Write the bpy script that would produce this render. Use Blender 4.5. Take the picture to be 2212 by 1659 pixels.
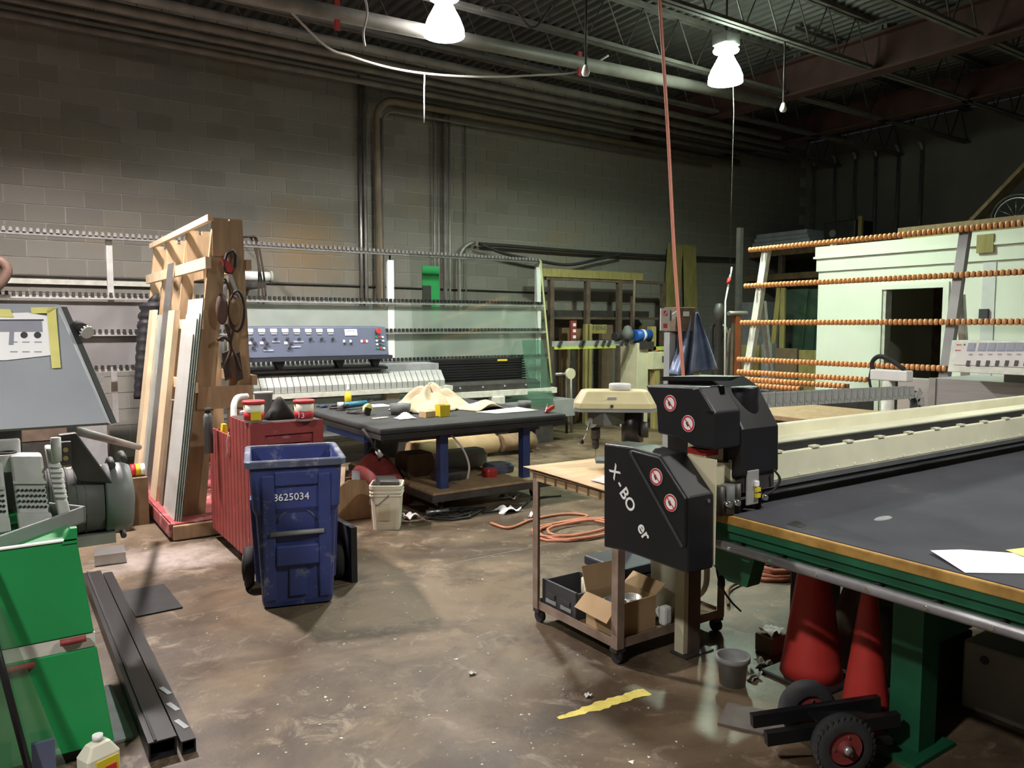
import bpy, math, random
from mathutils import Vector, Matrix, Euler
for _o in list(bpy.data.objects): bpy.data.objects.remove(_o)
random.seed(7)
SC = bpy.context.scene
COL = SC.collection
R = math.radians

# ---------------------------------------------------------------- camera, world, exposure
CAM_H, YAW, PITCH, FPX = 1.65, 34.2, 4.37, 1660.0
_cd = bpy.data.cameras.new('camera'); _cam = bpy.data.objects.new('camera', _cd); COL.objects.link(_cam)
_cam.location = (0, 0, CAM_H); _cam.rotation_euler = (R(90-PITCH), 0, R(-YAW))
_cd.sensor_width = 36.0; _cd.lens = 36.0*FPX/2212.0; _cd.clip_start = 0.05; _cd.clip_end = 100
SC.camera = _cam
_w = bpy.data.worlds.new('world'); SC.world = _w; _w.use_nodes = True
_w.node_tree.nodes['Background'].inputs[0].default_value = (0.50, 0.52, 0.60, 1)
_w.node_tree.nodes['Background'].inputs[1].default_value = 0.022
SC.view_settings.view_transform = 'Standard'; SC.view_settings.look = 'None'
SC.view_settings.gamma = 1.0; SC.view_settings.use_curve_mapping = False
SC.view_settings.exposure = 0.35
# hanging lamps of the hall: (x, y, colour, strength, how deep the burner sits in the shade, glow of the shade); built further down by high_bay()
LAMPS = [(3.93, 7.00, (1.0, 0.985, 0.93), 640, .04, 11), (7.46, 6.41, (0.80, 1.0, 0.78), 720, .045, 30),
         (0.40, 6.90, (1.0, 0.90, 0.87), 1750, .085, 10), (-2.60, 0.80, (1.0, 0.96, 0.93), 850, .045, 10), (3.93, 0.10, (1.0, 0.98, 0.90), 640, .045, 10)]

# ---------------------------------------------------------------- geometry helpers
_rot = Euler((R(90-PITCH), 0, R(-YAW))).to_matrix()
def ray(px, py): return _rot @ Vector(((px-1106)/FPX, (829.5-py)/FPX, -1))
def AZ(px, py, z=0.0):
    r = ray(px, py); return Vector((0, 0, CAM_H)) + r*((z-CAM_H)/r.z)
def AX(px, py, x):
    r = ray(px, py); return Vector((0, 0, CAM_H)) + r*(x/r.x)
def AY(px, py, y):
    r = ray(px, py); return Vector((0, 0, CAM_H)) + r*(y/r.y)

def V(*a): return Vector(a)
class MB:
    def __init__(s): s.v = []; s.f = []; s.s = []
    def add(s, vs, fs, smooth=False):
        n = len(s.v); s.v += [Vector(p) for p in vs]
        for f in fs: s.f.append([i+n for i in f]); s.s.append(smooth)
        return s
    def box(s, x0, x1, y0, y1, z0, z1):
        vs = [(x, y, z) for z in (z0, z1) for y in (y0, y1) for x in (x0, x1)]
        return s.add(vs, [(0,2,3,1),(4,5,7,6),(0,1,5,4),(2,6,7,3),(0,4,6,2),(1,3,7,5)])
    def obox(s, c, sz, rot=(0,0,0)):
        m = Euler(rot).to_matrix(); c = Vector(c); a, b, d = sz[0]/2, sz[1]/2, sz[2]/2
        vs = [c + m @ Vector((x, y, z)) for z in (-d, d) for y in (-b, b) for x in (-a, a)]
        return s.add(vs, [(0,2,3,1),(4,5,7,6),(0,1,5,4),(2,6,7,3),(0,4,6,2),(1,3,7,5)])
    def beam(s, p0, p1, w, h, up=(0,0,1)):
        p0, p1 = Vector(p0), Vector(p1); d = (p1-p0).normalized(); u = Vector(up)
        if abs(d.dot(u)) > .999: u = Vector((0,1,0))
        a = d.cross(u).normalized(); b = a.cross(d).normalized()
        vs = [p + a*i*w/2 + b*j*h/2 for p in (p0, p1) for j in (-1, 1) for i in (-1, 1)]
        return s.add(vs, [(0,1,3,2),(4,6,7,5),(0,4,5,1),(2,3,7,6),(0,2,6,4),(1,5,7,3)])
    def cyl(s, p0, p1, r0, r1=None, n=12, caps=True):
        p0, p1 = Vector(p0), Vector(p1); r1 = r0 if r1 is None else r1
        d = (p1-p0).normalized(); u = Vector((0,0,1)) if abs(d.z) < .9 else Vector((1,0,0))
        a = d.cross(u).normalized(); b = a.cross(d)
        vs = []
        for p, r in ((p0, r0), (p1, r1)):
            for i in range(n):
                t = 2*math.pi*i/n; vs.append(p + a*math.cos(t)*r + b*math.sin(t)*r)
        k = len(s.v)
        s.add(vs, [(i, i+n, (i+1) % n+n, (i+1) % n) for i in range(n)], True)
        if caps:
            s.f.append([k+i for i in range(n)]); s.s.append(False)
            s.f.append([k+n+i for i in range(n)][::-1]); s.s.append(False)
        return s
    def tube(s, pts, r, n=6, closed=False):
        pts = [Vector(p) for p in pts]; m = len(pts); rings = []
        prev = None
        for i, p in enumerate(pts):
            if closed: d = pts[(i+1) % m]-pts[i-1]
            else: d = pts[min(i+1, m-1)]-pts[max(i-1, 0)]
            d.normalize()
            if prev is None:
                u = Vector((0,0,1)) if abs(d.z) < .9 else Vector((1,0,0)); a = d.cross(u).normalized()
            else:
                a = prev - d*prev.dot(d)
                a = a.normalized() if a.length > 1e-6 else d.orthogonal().normalized()
            prev = a; b = d.cross(a); rr = r[i] if isinstance(r, (list, tuple)) else r
            rings.append([p + a*math.cos(2*math.pi*k/n)*rr + b*math.sin(2*math.pi*k/n)*rr for k in range(n)])
        vs = [q for g in rings for q in g]; fs = []
        for i in range(m if closed else m-1):
            j = (i+1) % m
            for k in range(n): fs.append((i*n+k, i*n+(k+1) % n, j*n+(k+1) % n, j*n+k))
        k0 = len(s.v); s.add(vs, fs, True)
        if not closed:
            s.f.append([k0+k for k in range(n)][::-1]); s.s.append(False)
            s.f.append([k0+(m-1)*n+k for k in range(n)]); s.s.append(False)
        return s
    def lathe(s, prof, c=(0,0,0), n=20, smooth=True, rot=None, caps=True):
        c = Vector(c); vs = []; m = rot or Matrix.Identity(3)
        for r, z in prof:
            for i in range(n):
                t = 2*math.pi*i/n; vs.append(c + m @ Vector((r*math.cos(t), r*math.sin(t), z)))
        fs = []
        for j in range(len(prof)-1):
            for i in range(n): fs.append((j*n+i, j*n+(i+1) % n, (j+1)*n+(i+1) % n, (j+1)*n+i))
        k0 = len(s.v); s.add(vs, fs, smooth)
        if caps:
            if prof[0][0] > 1e-4: s.f.append([k0+i for i in range(n)][::-1]); s.s.append(False)
            if prof[-1][0] > 1e-4: s.f.append([k0+(len(prof)-1)*n+i for i in range(n)]); s.s.append(False)
        return s
    def prism(s, poly, ax, a0, a1):
        def P(u, w, t): return {'x': (t, u, w), 'y': (u, t, w), 'z': (u, w, t)}[ax]
        n = len(poly); vs = [P(u, w, a0) for u, w in poly] + [P(u, w, a1) for u, w in poly]
        fs = [(i, (i+1) % n, (i+1) % n+n, i+n) for i in range(n)]
        fs += [tuple(range(n))[::-1], tuple(range(n, 2*n))]
        return s.add(vs, fs)
    def loft(s, loops, cap=True, smooth=False):
        n = len(loops[0]); vs = [p for l in loops for p in l]; fs = []
        for j in range(len(loops)-1):
            for i in range(n): fs.append((j*n+i, j*n+(i+1) % n, (j+1)*n+(i+1) % n, (j+1)*n+i))
        k0 = len(s.v); s.add(vs, fs, smooth)
        if cap:
            s.f.append([k0+i for i in range(n)][::-1]); s.s.append(False)
            s.f.append([k0+(len(loops)-1)*n+i for i in range(n)]); s.s.append(False)
        return s
    def grid(s, fn, nu, nv, smooth=True):
        vs = [fn(i/(nu-1), j/(nv-1)) for j in range(nv) for i in range(nu)]
        return s.add(vs, [(j*nu+i, j*nu+i+1, (j+1)*nu+i+1, (j+1)*nu+i) for j in range(nv-1) for i in range(nu-1)], smooth)
    def build(s, name, mat, parent=None, loc=None, bevel=0, solid=0, sub=0, local=False, rot=None):
        """one mesh object; vertices are in world space unless local=True"""
        me = bpy.data.meshes.new(name); o = bpy.data.objects.new(name, me); COL.objects.link(o)
        if parent is not None:
            o.parent = parent; W[o.name] = W[parent.name]; inv = W[parent.name].inverted()
        else:
            c = Vector(loc) if loc is not None else base_of(s.v)
            W[o.name] = Matrix.Translation(c) @ (Euler(rot).to_matrix().to_4x4() if rot else Matrix.Identity(4))
            o.location = c
            if rot: o.rotation_euler = rot
            inv = W[o.name].inverted()
        vs = [tuple(p) for p in s.v] if local else [tuple(inv @ p) for p in s.v]
        me.from_pydata(vs, [], s.f); me.validate(); me.update()
        import bmesh
        b = bmesh.new(); b.from_mesh(me); bmesh.ops.recalc_face_normals(b, faces=b.faces) if not solid else None
        b.to_mesh(me); b.free()
        if len(me.polygons) == len(s.s): me.polygons.foreach_set('use_smooth', s.s)
        m_ = M[mat] if isinstance(mat, str) else mat
        me.materials.append(m_)
        if solid:
            md = o.modifiers.new('solid', 'SOLIDIFY'); md.thickness = solid; md.offset = 0
        if bevel:
            md = o.modifiers.new('bevel', 'BEVEL'); md.width = bevel; md.segments = 2; md.limit_method = 'ANGLE'; md.angle_limit = R(35)
        if sub:
            md = o.modifiers.new('sub', 'SUBSURF'); md.levels = sub; md.render_levels = sub
        return o
W = {}
def base_of(vs):
    xs = [p.x for p in vs]; ys = [p.y for p in vs]; zs = [p.z for p in vs]
    return Vector(((min(xs)+max(xs))/2, (min(ys)+max(ys))/2, min(zs)))
def tag(o, label=None, cat=None, group=None, kind=None):
    if label: o['label'] = label
    if cat: o['category'] = cat
    if group: o['group'] = group
    if kind: o['kind'] = kind
    return o
def thing(name, label, cat, loc=(0,0,0), rz=0, group=None, kind=None):
    o = bpy.data.objects.new(name, None); COL.objects.link(o); o.empty_display_size = .1
    o.location = loc; o.rotation_euler = (0, 0, rz)
    W[o.name] = Matrix.Translation(Vector(loc)) @ Matrix.Rotation(rz, 4, 'Z')
    return tag(o, label, cat, group, kind)
def dup(o, parent=None, loc=None, rot=None, **kw):
    """copy one object with its parts and sub-parts; meshes are shared"""
    c = o.copy(); COL.objects.link(c); c.parent = parent
    if loc is not None: c.location = loc
    if rot is not None: c.rotation_euler = rot
    for ch in list(o.children): dup(ch, c)
    W[c.name] = Matrix.Translation(c.location) @ c.rotation_euler.to_matrix().to_4x4()
    if parent is not None: W[c.name] = W[parent.name] @ W[c.name]
    return tag(c, **kw)
def piece(o, parent, loc, rot=None):
    """cheap repeat of a part that shares o's mesh"""
    c = o.copy(); COL.objects.link(c); c.parent = parent; c.location = loc
    if rot: c.rotation_euler = rot
    return c
def textmesh(body, size, name, mat, parent, origin, xdir, ydir, extrude=.001, align='CENTER', bold=0.0):
    cu = bpy.data.curves.new('tmp', 'FONT'); cu.body = body; cu.size = size; cu.align_x = align; cu.align_y = 'CENTER'
    cu.extrude = extrude; cu.resolution_u = 3; cu.offset = size*bold
    t = bpy.data.objects.new('tmp', cu); COL.objects.link(t)
    me = bpy.data.meshes.new_from_object(t.evaluated_get(bpy.context.evaluated_depsgraph_get()))
    bpy.data.objects.remove(t); bpy.data.curves.remove(cu)
    x = Vector(xdir).normalized(); y = Vector(ydir); y = (y-x*y.dot(x)).normalized(); z = x.cross(y)
    m = Matrix((x, y, z)).transposed().to_4x4(); m.translation = Vector(origin)
    me.transform(W[parent.name].inverted() @ m if parent is not None else m)
    me.name = name; me.materials.clear(); me.materials.append(M[mat])
    o = bpy.data.objects.new(name, me); COL.objects.link(o); o.parent = parent
    W[o.name] = W[parent.name]
    return o
def arc(c, r, a0, a1, n, u, v):
    c, u, v = Vector(c), Vector(u), Vector(v)
    return [c + u*r*math.cos(R(a0+(a1-a0)*i/(n-1))) + v*r*math.sin(R(a0+(a1-a0)*i/(n-1))) for i in range(n)]
def bez(p0, p1, p2, p3, n=14):
    p0, p1, p2, p3 = map(Vector, (p0, p1, p2, p3)); o = []
    for i in range(n):
        t = i/(n-1); o.append(p0*(1-t)**3 + p1*3*t*(1-t)**2 + p2*3*t*t*(1-t) + p3*t**3)
    return o
def spline(pts, k=6):
    """Catmull-Rom through points"""
    P = [Vector(p) for p in pts]; P = [P[0]*2-P[1]] + P + [P[-1]*2-P[-2]]; o = []
    for i in range(1, len(P)-2):
        for j in range(k):
            t = j/k; a, b, c, d = P[i-1:i+3]
            o.append(.5*((2*b)+(c-a)*t+(2*a-5*b+4*c-d)*t*t+(3*b-a-3*c+d)*t**3))
    return o + [P[-2]]

# ---------------------------------------------------------------- materials
M = {}
def mat(name, col, rough=.55, metal=0.0, col2=None, var=.35, scale=6.0, bump=.0, bscale=80.0, dust=None, dth=.58, dscale=9.0, spec=.5, stretch=None, detail=5):
    m = bpy.data.materials.new(name); m.use_nodes = True; M[name] = m
    nt = m.node_tree; N = nt.nodes; L = nt.links; b = N['Principled BSDF']
    b.inputs['Roughness'].default_value = rough; b.inputs['Metallic'].default_value = metal
    b.inputs['Specular IOR Level'].default_value = spec
    if col2 is None: col2 = tuple(c*(1-var) for c in col)
    tc = N.new('ShaderNodeTexCoord'); src = tc.outputs['Object']
    if stretch:
        mp = N.new('ShaderNodeMapping'); mp.inputs['Scale'].default_value = stretch; L.new(src, mp.inputs[0]); src = mp.outputs[0]
    nz = N.new('ShaderNodeTexNoise'); nz.inputs['Scale'].default_value = scale; nz.inputs['Detail'].default_value = detail
    L.new(src, nz.inputs['Vector'])
    rp = N.new('ShaderNodeValToRGB'); rp.color_ramp.elements[0].position = .33; rp.color_ramp.elements[1].position = .68
    rp.color_ramp.elements[0].color = (*col2, 1); rp.color_ramp.elements[1].color = (*col, 1)
    L.new(nz.outputs['Fac'], rp.inputs[0]); out = rp.outputs[0]
    if dust:
        n2 = N.new('ShaderNodeTexNoise'); n2.inputs['Scale'].default_value = dscale; n2.inputs['Detail'].default_value = 9; n2.inputs['Roughness'].default_value = .7
        L.new(src, n2.inputs['Vector'])
        r2 = N.new('ShaderNodeValToRGB'); r2.color_ramp.elements[0].position = dth; r2.color_ramp.elements[1].position = min(dth+.18, 1)
        L.new(n2.outputs['Fac'], r2.inputs[0])
        mx = N.new('ShaderNodeMix'); mx.data_type = 'RGBA'; mx.inputs['B'].default_value = (*dust, 1)
        L.new(r2.outputs[0], mx.inputs['Factor']); L.new(out, mx.inputs['A']); out = mx.outputs['Result']
    L.new(out, b.inputs['Base Color'])
    if bump:
        n3 = N.new('ShaderNodeTexNoise'); n3.inputs['Scale'].default_value = bscale; n3.inputs['Detail'].default_value = 4; L.new(src, n3.inputs['Vector'])
        bp = N.new('ShaderNodeBump'); bp.inputs['Strength'].default_value = bump; bp.inputs['Distance'].default_value = .01
        L.new(n3.outputs['Fac'], bp.inputs['Height']); L.new(bp.outputs[0], b.inputs['Normal'])
    return m
def emit(name, col, st):
    m = bpy.data.materials.new(name); m.use_nodes = True; M[name] = m; nt = m.node_tree
    nt.nodes.remove(nt.nodes['Principled BSDF']); e = nt.nodes.new('ShaderNodeEmission')
    e.inputs[0].default_value = (*col, 1); e.inputs[1].default_value = st
    nt.links.new(e.outputs[0], nt.nodes['Material Output'].inputs[0]); return m
def glass(name, tint, refl=.12, haze=0.0, hcol=(.5, .55, .5), rough=.06):
    """thin sheet glass: tinted see-through, fresnel reflection, optional dust film"""
    m = bpy.data.materials.new(name); m.use_nodes = True; M[name] = m; nt = m.node_tree; N = nt.nodes; L = nt.links
    N.remove(N['Principled BSDF'])
    t = N.new('ShaderNodeBsdfTransparent'); t.inputs[0].default_value = (*tint, 1)
    g = N.new('ShaderNodeBsdfGlossy'); g.inputs['Roughness'].default_value = rough
    lw = N.new('ShaderNodeFresnel'); ge = N.new('ShaderNodeNewGeometry'); io = N.new('ShaderNodeMath'); io.operation = 'MULTIPLY_ADD'
    io.inputs[1].default_value = 1/1.5-1.5; io.inputs[2].default_value = 1.5; L.new(ge.outputs['Backfacing'], io.inputs[0]); L.new(io.outputs[0], lw.inputs[0])
    ma = N.new('ShaderNodeMath'); ma.operation = 'ADD'; ma.inputs[1].default_value = refl*.3; L.new(lw.outputs[0], ma.inputs[0])
    a = N.new('ShaderNodeMixShader'); L.new(ma.outputs[0], a.inputs[0]); L.new(t.outputs[0], a.inputs[1]); L.new(g.outputs[0], a.inputs[2])
    out = a
    if haze:
        d = N.new('ShaderNodeBsdfDiffuse'); d.inputs[0].default_value = (*hcol, 1)
        nz = N.new('ShaderNodeTexNoise'); nz.inputs['Scale'].default_value = 3; tc = N.new('ShaderNodeTexCoord'); L.new(tc.outputs['Object'], nz.inputs['Vector'])
        mm = N.new('ShaderNodeMath'); mm.operation = 'MULTIPLY_ADD'; mm.inputs[1].default_value = haze*.5; mm.inputs[2].default_value = haze*.75; L.new(nz.outputs['Fac'], mm.inputs[0])
        b = N.new('ShaderNodeMixShader'); L.new(mm.outputs[0], b.inputs[0]); L.new(a.outputs[0], b.inputs[1]); L.new(d.outputs[0], b.inputs[2]); out = b
    L.new(out.outputs[0], N['Material Output'].inputs[0]); return m

# structure
mat('mortar', (.44, .41, .37), .95, var=.3, scale=3, bump=.2)
mat('deck', (.14, .137, .13), .6, metal=.3, var=.3, scale=2)
mat('joist', (.14, .13, .12), .7, var=.4, scale=5)
mat('girder', (.085, .036, .032), .75, var=.4, scale=4)
mat('pipe_dark', (.24, .22, .20), .5, var=.35, scale=5)
mat('pipe_grey', (.36, .34, .31), .45, metal=.4, var=.3, scale=5)
mat('pipe_steel', (.55, .55, .54), .3, metal=.9, var=.3, scale=6)
mat('pipe_tan', (.25, .20, .14), .6, var=.3, scale=6)
# metals and paints
mat('steel', (.52, .52, .52), .32, metal=.9, var=.2, scale=8)
mat('stainless', (.62, .61, .60), .28, metal=.95, var=.12, scale=4, stretch=(1, 1, 40))
mat('chrome', (.8, .8, .8), .15, metal=1, var=.05)
mat('alu', (.60, .61, .60), .4, metal=.6, var=.2, scale=10)
mat('dark_steel', (.07, .065, .06), .5, metal=.3, var=.4, scale=9)
mat('rust_steel', (.15, .105, .075), .75, var=.45, scale=9)
mat('black_paint', (.012, .012, .014), .38, var=.3, scale=5, dust=(.10, .10, .11), dth=.70, dscale=14)
mat('black_shell', (.010, .010, .013), .40, var=.3, scale=4, bump=.06, bscale=300, dust=(.03, .033, .033), dth=.72, dscale=6)
mat('black_rubber', (.02, .02, .02), .8, var=.4, scale=12)
mat('grey_paint', (.33, .35, .38), .42, var=.1, scale=4, bump=.05, bscale=400)
mat('grey_lip', (.30, .31, .31), .45, var=.2, scale=5)
mat('green_paint', (.018, .30, .085), .42, var=.15, scale=3, dust=(.10, .42, .18), dth=.68, dscale=22)
mat('green_dark', (.012, .125, .055), .55, var=.4, scale=6, dust=(.05, .09, .06), dth=.66, dscale=10)
mat('green_card', (.02, .30, .08), .6, var=.1)
mat('cream_paint', (.78, .77, .58), .45, var=.12, scale=6, dust=(.45, .42, .30), dth=.70, dscale=10)
mat('cream_dim', (.62, .58, .40), .5, var=.15, scale=6)
mat('cream_block', (.66, .66, .58), .55, var=.25, scale=12, dust=(.25, .26, .25), dth=.64, dscale=14)
mat('white_paint', (.80, .80, .78), .5, var=.08, scale=8)
mat('off_white', (.80, .82, .72), .6, var=.05, scale=2)
mat('paper', (.86, .86, .86), .75, var=.03, scale=3)
mat('paper_yellow', (.82, .72, .25), .75, var=.08, scale=3)
mat('tape', (.72, .68, .22), .6, var=.12, scale=12)
mat('ink', (.05, .05, .06), .6, var=.2)
mat('ink_grey', (.30, .31, .36), .6, var=.15)
mat('console_blue', (.085, .10, .155), .45, var=.15, scale=4, dust=(.15, .16, .21), dth=.68, dscale=5)
mat('console_edge', (.03, .032, .045), .5, var=.2)
mat('panel_cream', (.60, .57, .55), .5, var=.08, scale=6)
mat('button_grey', (.28, .30, .40), .5, var=.15)
mat('red_plastic', (.42, .03, .025), .5, var=.2, scale=8)
mat('red_sign', (.60, .03, .04), .5, var=.1)
mat('red_lid', (.55, .05, .05), .5, var=.15)
mat('red_box', (.30, .045, .04), .62, var=.3, scale=7, dust=(.46, .20, .17), dth=.60, dscale=12)
mat('red_carpet', (.36, .07, .075), .95, var=.35, scale=14, bump=.5, bscale=200, dust=(.55, .32, .29), dth=.52, dscale=6)
mat('blue_bin', (.042, .062, .23), .55, var=.35, scale=5, dust=(.30, .32, .38), dth=.57, dscale=8)
mat('blue_rim', (.10, .12, .19), .55, var=.3, scale=7, dust=(.36, .37, .40), dth=.52, dscale=10)
mat('blue_steel', (.03, .055, .19), .5, var=.35, scale=8)
mat('blue_motor', (.02, .10, .42), .45, var=.2)
mat('blue_sheet', (.17, .23, .40), .35, var=.45, scale=7, spec=.8)
mat('teal_tool', (.02, .16, .24), .5, var=.3)
mat('wood_pale', (.74, .60, .42), .7, col2=(.60, .45, .28), scale=3, stretch=(6, 6, 1), bump=.05)
mat('wood_mid', (.42, .29, .165), .72, col2=(.30, .20, .11), scale=3, stretch=(6, 6, 1), bump=.06)
mat('wood_dark', (.26, .17, .09), .75, col2=(.15, .10, .05), scale=3, stretch=(4, 4, 2))
mat('plywood', (.66, .48, .28), .65, col2=(.52, .36, .19), scale=2.5, stretch=(1, 8, 1))
mat('yellow_wood', (.36, .30, .11), .7, col2=(.24, .20, .07), scale=3, stretch=(5, 5, 1))
mat('edge_wood', (.52, .31, .08), .55, col2=(.28, .15, .03), scale=14, dust=(.12, .07, .03), dth=.66)
mat('card', (.50, .35, .19), .8, col2=(.40, .27, .14), scale=4)
mat('card_dark', (.20, .14, .085), .85, var=.3)
mat('felt', (.048, .050, .062), .95, col2=(.032, .033, .042), scale=2.5, bump=.1, bscale=500, dust=(.12, .115, .10), dth=.60, dscale=2.5)
mat('felt_dark', (.035, .037, .037), .9, var=.3, scale=5, dust=(.10, .10, .09), dth=.62, dscale=8)
mat('cloth', (.56, .47, .33), .9, col2=(.40, .32, .21), scale=4)
mat('white_rag', (.75, .75, .75), .9, var=.15)
mat('jacket', (.016, .015, .018), .65, var=.4, scale=20)
mat('leather', (.13, .075, .055), .6, var=.4, scale=7)
mat('strap', (.055, .035, .025), .7, var=.4)
mat('yellow', (.70, .55, .02), .5, var=.1)
mat('orange_roller', (.85, .40, .17), .55, var=.3, scale=30)
mat('orange_paint', (.50, .11, .025), .5, var=.25, scale=6)
mat('orange_hose', (.45, .17, .09), .55, var=.2, scale=10)
mat('red_cord', (.66, .25, .18), .6, var=.15)
mat('cone_red', (.68, .05, .04), .5, var=.2, scale=5, dust=(.12, .03, .03), dth=.66, dscale=3)
mat('rim_red', (.30, .05, .045), .6, var=.3, scale=14)
mat('bucket_white', (.72, .70, .56), .5, var=.1, scale=4)
mat('bucket_grey', (.34, .34, .33), .6, var=.25, scale=8)
mat('pad_white', (.58, .58, .52), .7, col2=(.42, .43, .40), scale=9, dust=(.75, .75, .68), dth=.60, dscale=12)
mat('foam_grey', (.50, .54, .62), .8, var=.15)
mat('pad_mid', (.40, .41, .38), .7, col2=(.27, .28, .27), scale=9, dust=(.62, .62, .56), dth=.58, dscale=12)
mat('orange_dim', (.30, .11, .04), .6, var=.3, scale=30)
mat('cream_yellow', (.70, .63, .36), .5, var=.15, scale=6)
mat('pad_grey', (.30, .31, .32), .7, var=.25, scale=9)
mat('cast_white', (.86, .86, .84), .6, col2=(.66, .67, .66), scale=9, dust=(.80, .80, .82), dth=.55, dscale=10)
mat('motor_grey', (.13, .137, .13), .65, metal=.0, var=.35, scale=7)
mat('chain_black', (.018, .018, .018), .6, var=.3)
mat('chain_grey', (.17, .165, .16), .6, var=.25, scale=20)
mat('cable_dark', (.035, .033, .03), .7, var=.3)
mat('cable_white', (.55, .53, .50), .6, var=.15)
mat('plastic_link', (.24, .245, .245), .5, var=.25, scale=20)
mat('translucent_white', (.70, .70, .70), .4, var=.1)
mat('floor_paint', (.82, .70, .16), .8, var=.15, scale=20, dust=(.20, .17, .11), dth=.56, dscale=30)
mat('lime', (.45, .52, .10), .5, var=.1)
mat('scrap', (.72, .70, .66), .8, var=.2)
mat('glass_edge', (.52, .56, .26), .25, var=.1)
mat('glass_edge_dark', (.05, .09, .07), .25, var=.2)
mat('trolley_steel', (.36, .27, .22), .6, col2=(.20, .14, .10), scale=8, metal=.1)
mat('tool_black', (.03, .035, .05), .5, var=.3, scale=6, dust=(.10, .11, .14), dth=.6)
mat('box_dark', (.055, .058, .066), .5, var=.3, dust=(.14, .14, .14), dth=.62)
mat('bar_steel', (.30, .30, .31), .42, metal=.5, var=.25, scale=12)
mat('tyre_rubber', (.045, .045, .047), .85, var=.3, scale=20)
mat('sack_brown', (.16, .12, .08), .9, col2=(.08, .06, .04), scale=5)
mat('storage_beige', (.34, .30, .25), .7, var=.2)
mat('concrete_tile', (.16, .14, .12), .8, var=.3)
glass('glass_faint', (.96, .98, .965), .1)
glass('glass_clear', (.86, .93, .88), .15, .05, (.55, .60, .55))
glass('glass_hazy', (.82, .90, .85), .25, .36, (.62, .66, .63), .12)
mat('sheet_grey', (.23, .225, .225), .42, metal=.3, var=.2, scale=2)
mat('brushed', (.58, .57, .57), .42, metal=.55, var=.15, scale=3, stretch=(1, 1, 30))
mat('shell_highlight', (.05, .05, .055), .5, var=.3)  # greyer than the shell: highlight along the cover's rib painted in
glass('glass_stack', (.88, .90, .88), .25, .42, (.80, .80, .76), .10)
glass('glass_green', (.62, .80, .70), .2, .10, (.30, .42, .35))

def floor_material():
    m = bpy.data.materials.new('concrete'); m.use_nodes = True; M['concrete'] = m
    nt = m.node_tree; N = nt.nodes; L = nt.links; b = N['Principled BSDF']
    tc = N.new('ShaderNodeTexCoord')
    def noise(sc, det=8, rough=.6, dist=0):
        n = N.new('ShaderNodeTexNoise'); n.inputs['Scale'].default_value = sc; n.inputs['Detail'].default_value = det
        n.inputs['Roughness'].default_value = rough; n.inputs['Distortion'].default_value = dist
        L.new(tc.outputs['Object'], n.inputs['Vector']); return n.outputs['Fac']
    def ramp(f, p0, c0, p1, c1):
        r = N.new('ShaderNodeValToRGB'); e = r.color_ramp.elements
        e[0].position = p0; e[0].color = (*c0, 1); e[1].position = p1; e[1].color = (*c1, 1); L.new(f, r.inputs[0]); return r.outputs[0]
    def mix(f, a, c):
        x = N.new('ShaderNodeMix'); x.data_type = 'RGBA'; L.new(f, x.inputs['Factor']); L.new(a, x.inputs['A'])
        if isinstance(c, tuple): x.inputs['B'].default_value = (*c, 1)
        else: L.new(c, x.inputs['B'])
        return x.outputs['Result']
    base = ramp(noise(.75, 9, .62, .8), .40, (.050, .031, .016), .60, (.172, .126, .078))
    base = mix(ramp(noise(2.3, 8, .7, .5), .50, (0, 0, 0), .64, (.75, .75, .75)), base, (.050, .033, .019))
    base = mix(ramp(noise(5.2, 9, .75, .9), .55, (0, 0, 0), .68, (.8, .8, .8)), base, (.27, .215, .155))
    base = mix(ramp(noise(17, 7, .8, .4), .62, (0, 0, 0), .70, (.8, .8, .8)), base, (.34, .29, .23))
    base = mix(ramp(noise(60, 4, .7), .71, (0, 0, 0), .76, (.9, .9, .9)), base, (.46, .41, .35))
    # glass dust by rack and tool box, plus lamp's light pool painted in
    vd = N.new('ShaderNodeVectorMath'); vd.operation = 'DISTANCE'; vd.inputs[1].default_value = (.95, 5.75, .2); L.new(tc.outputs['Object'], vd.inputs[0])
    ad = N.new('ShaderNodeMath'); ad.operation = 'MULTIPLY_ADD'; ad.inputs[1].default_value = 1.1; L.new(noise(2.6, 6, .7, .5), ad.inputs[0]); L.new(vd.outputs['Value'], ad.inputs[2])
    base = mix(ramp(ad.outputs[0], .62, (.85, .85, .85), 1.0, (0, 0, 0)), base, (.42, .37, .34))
    L.new(base, b.inputs['Base Color'])
    L.new(ramp(noise(1.7, 6), .35, (.38, .38, .38), .7, (.66, .66, .66)), b.inputs['Roughness'])
    bp = N.new('ShaderNodeBump'); bp.inputs['Strength'].default_value = .12; bp.inputs['Distance'].default_value = .01
    L.new(noise(30, 6), bp.inputs['Height']); L.new(bp.outputs[0], b.inputs['Normal'])
floor_material()
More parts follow.
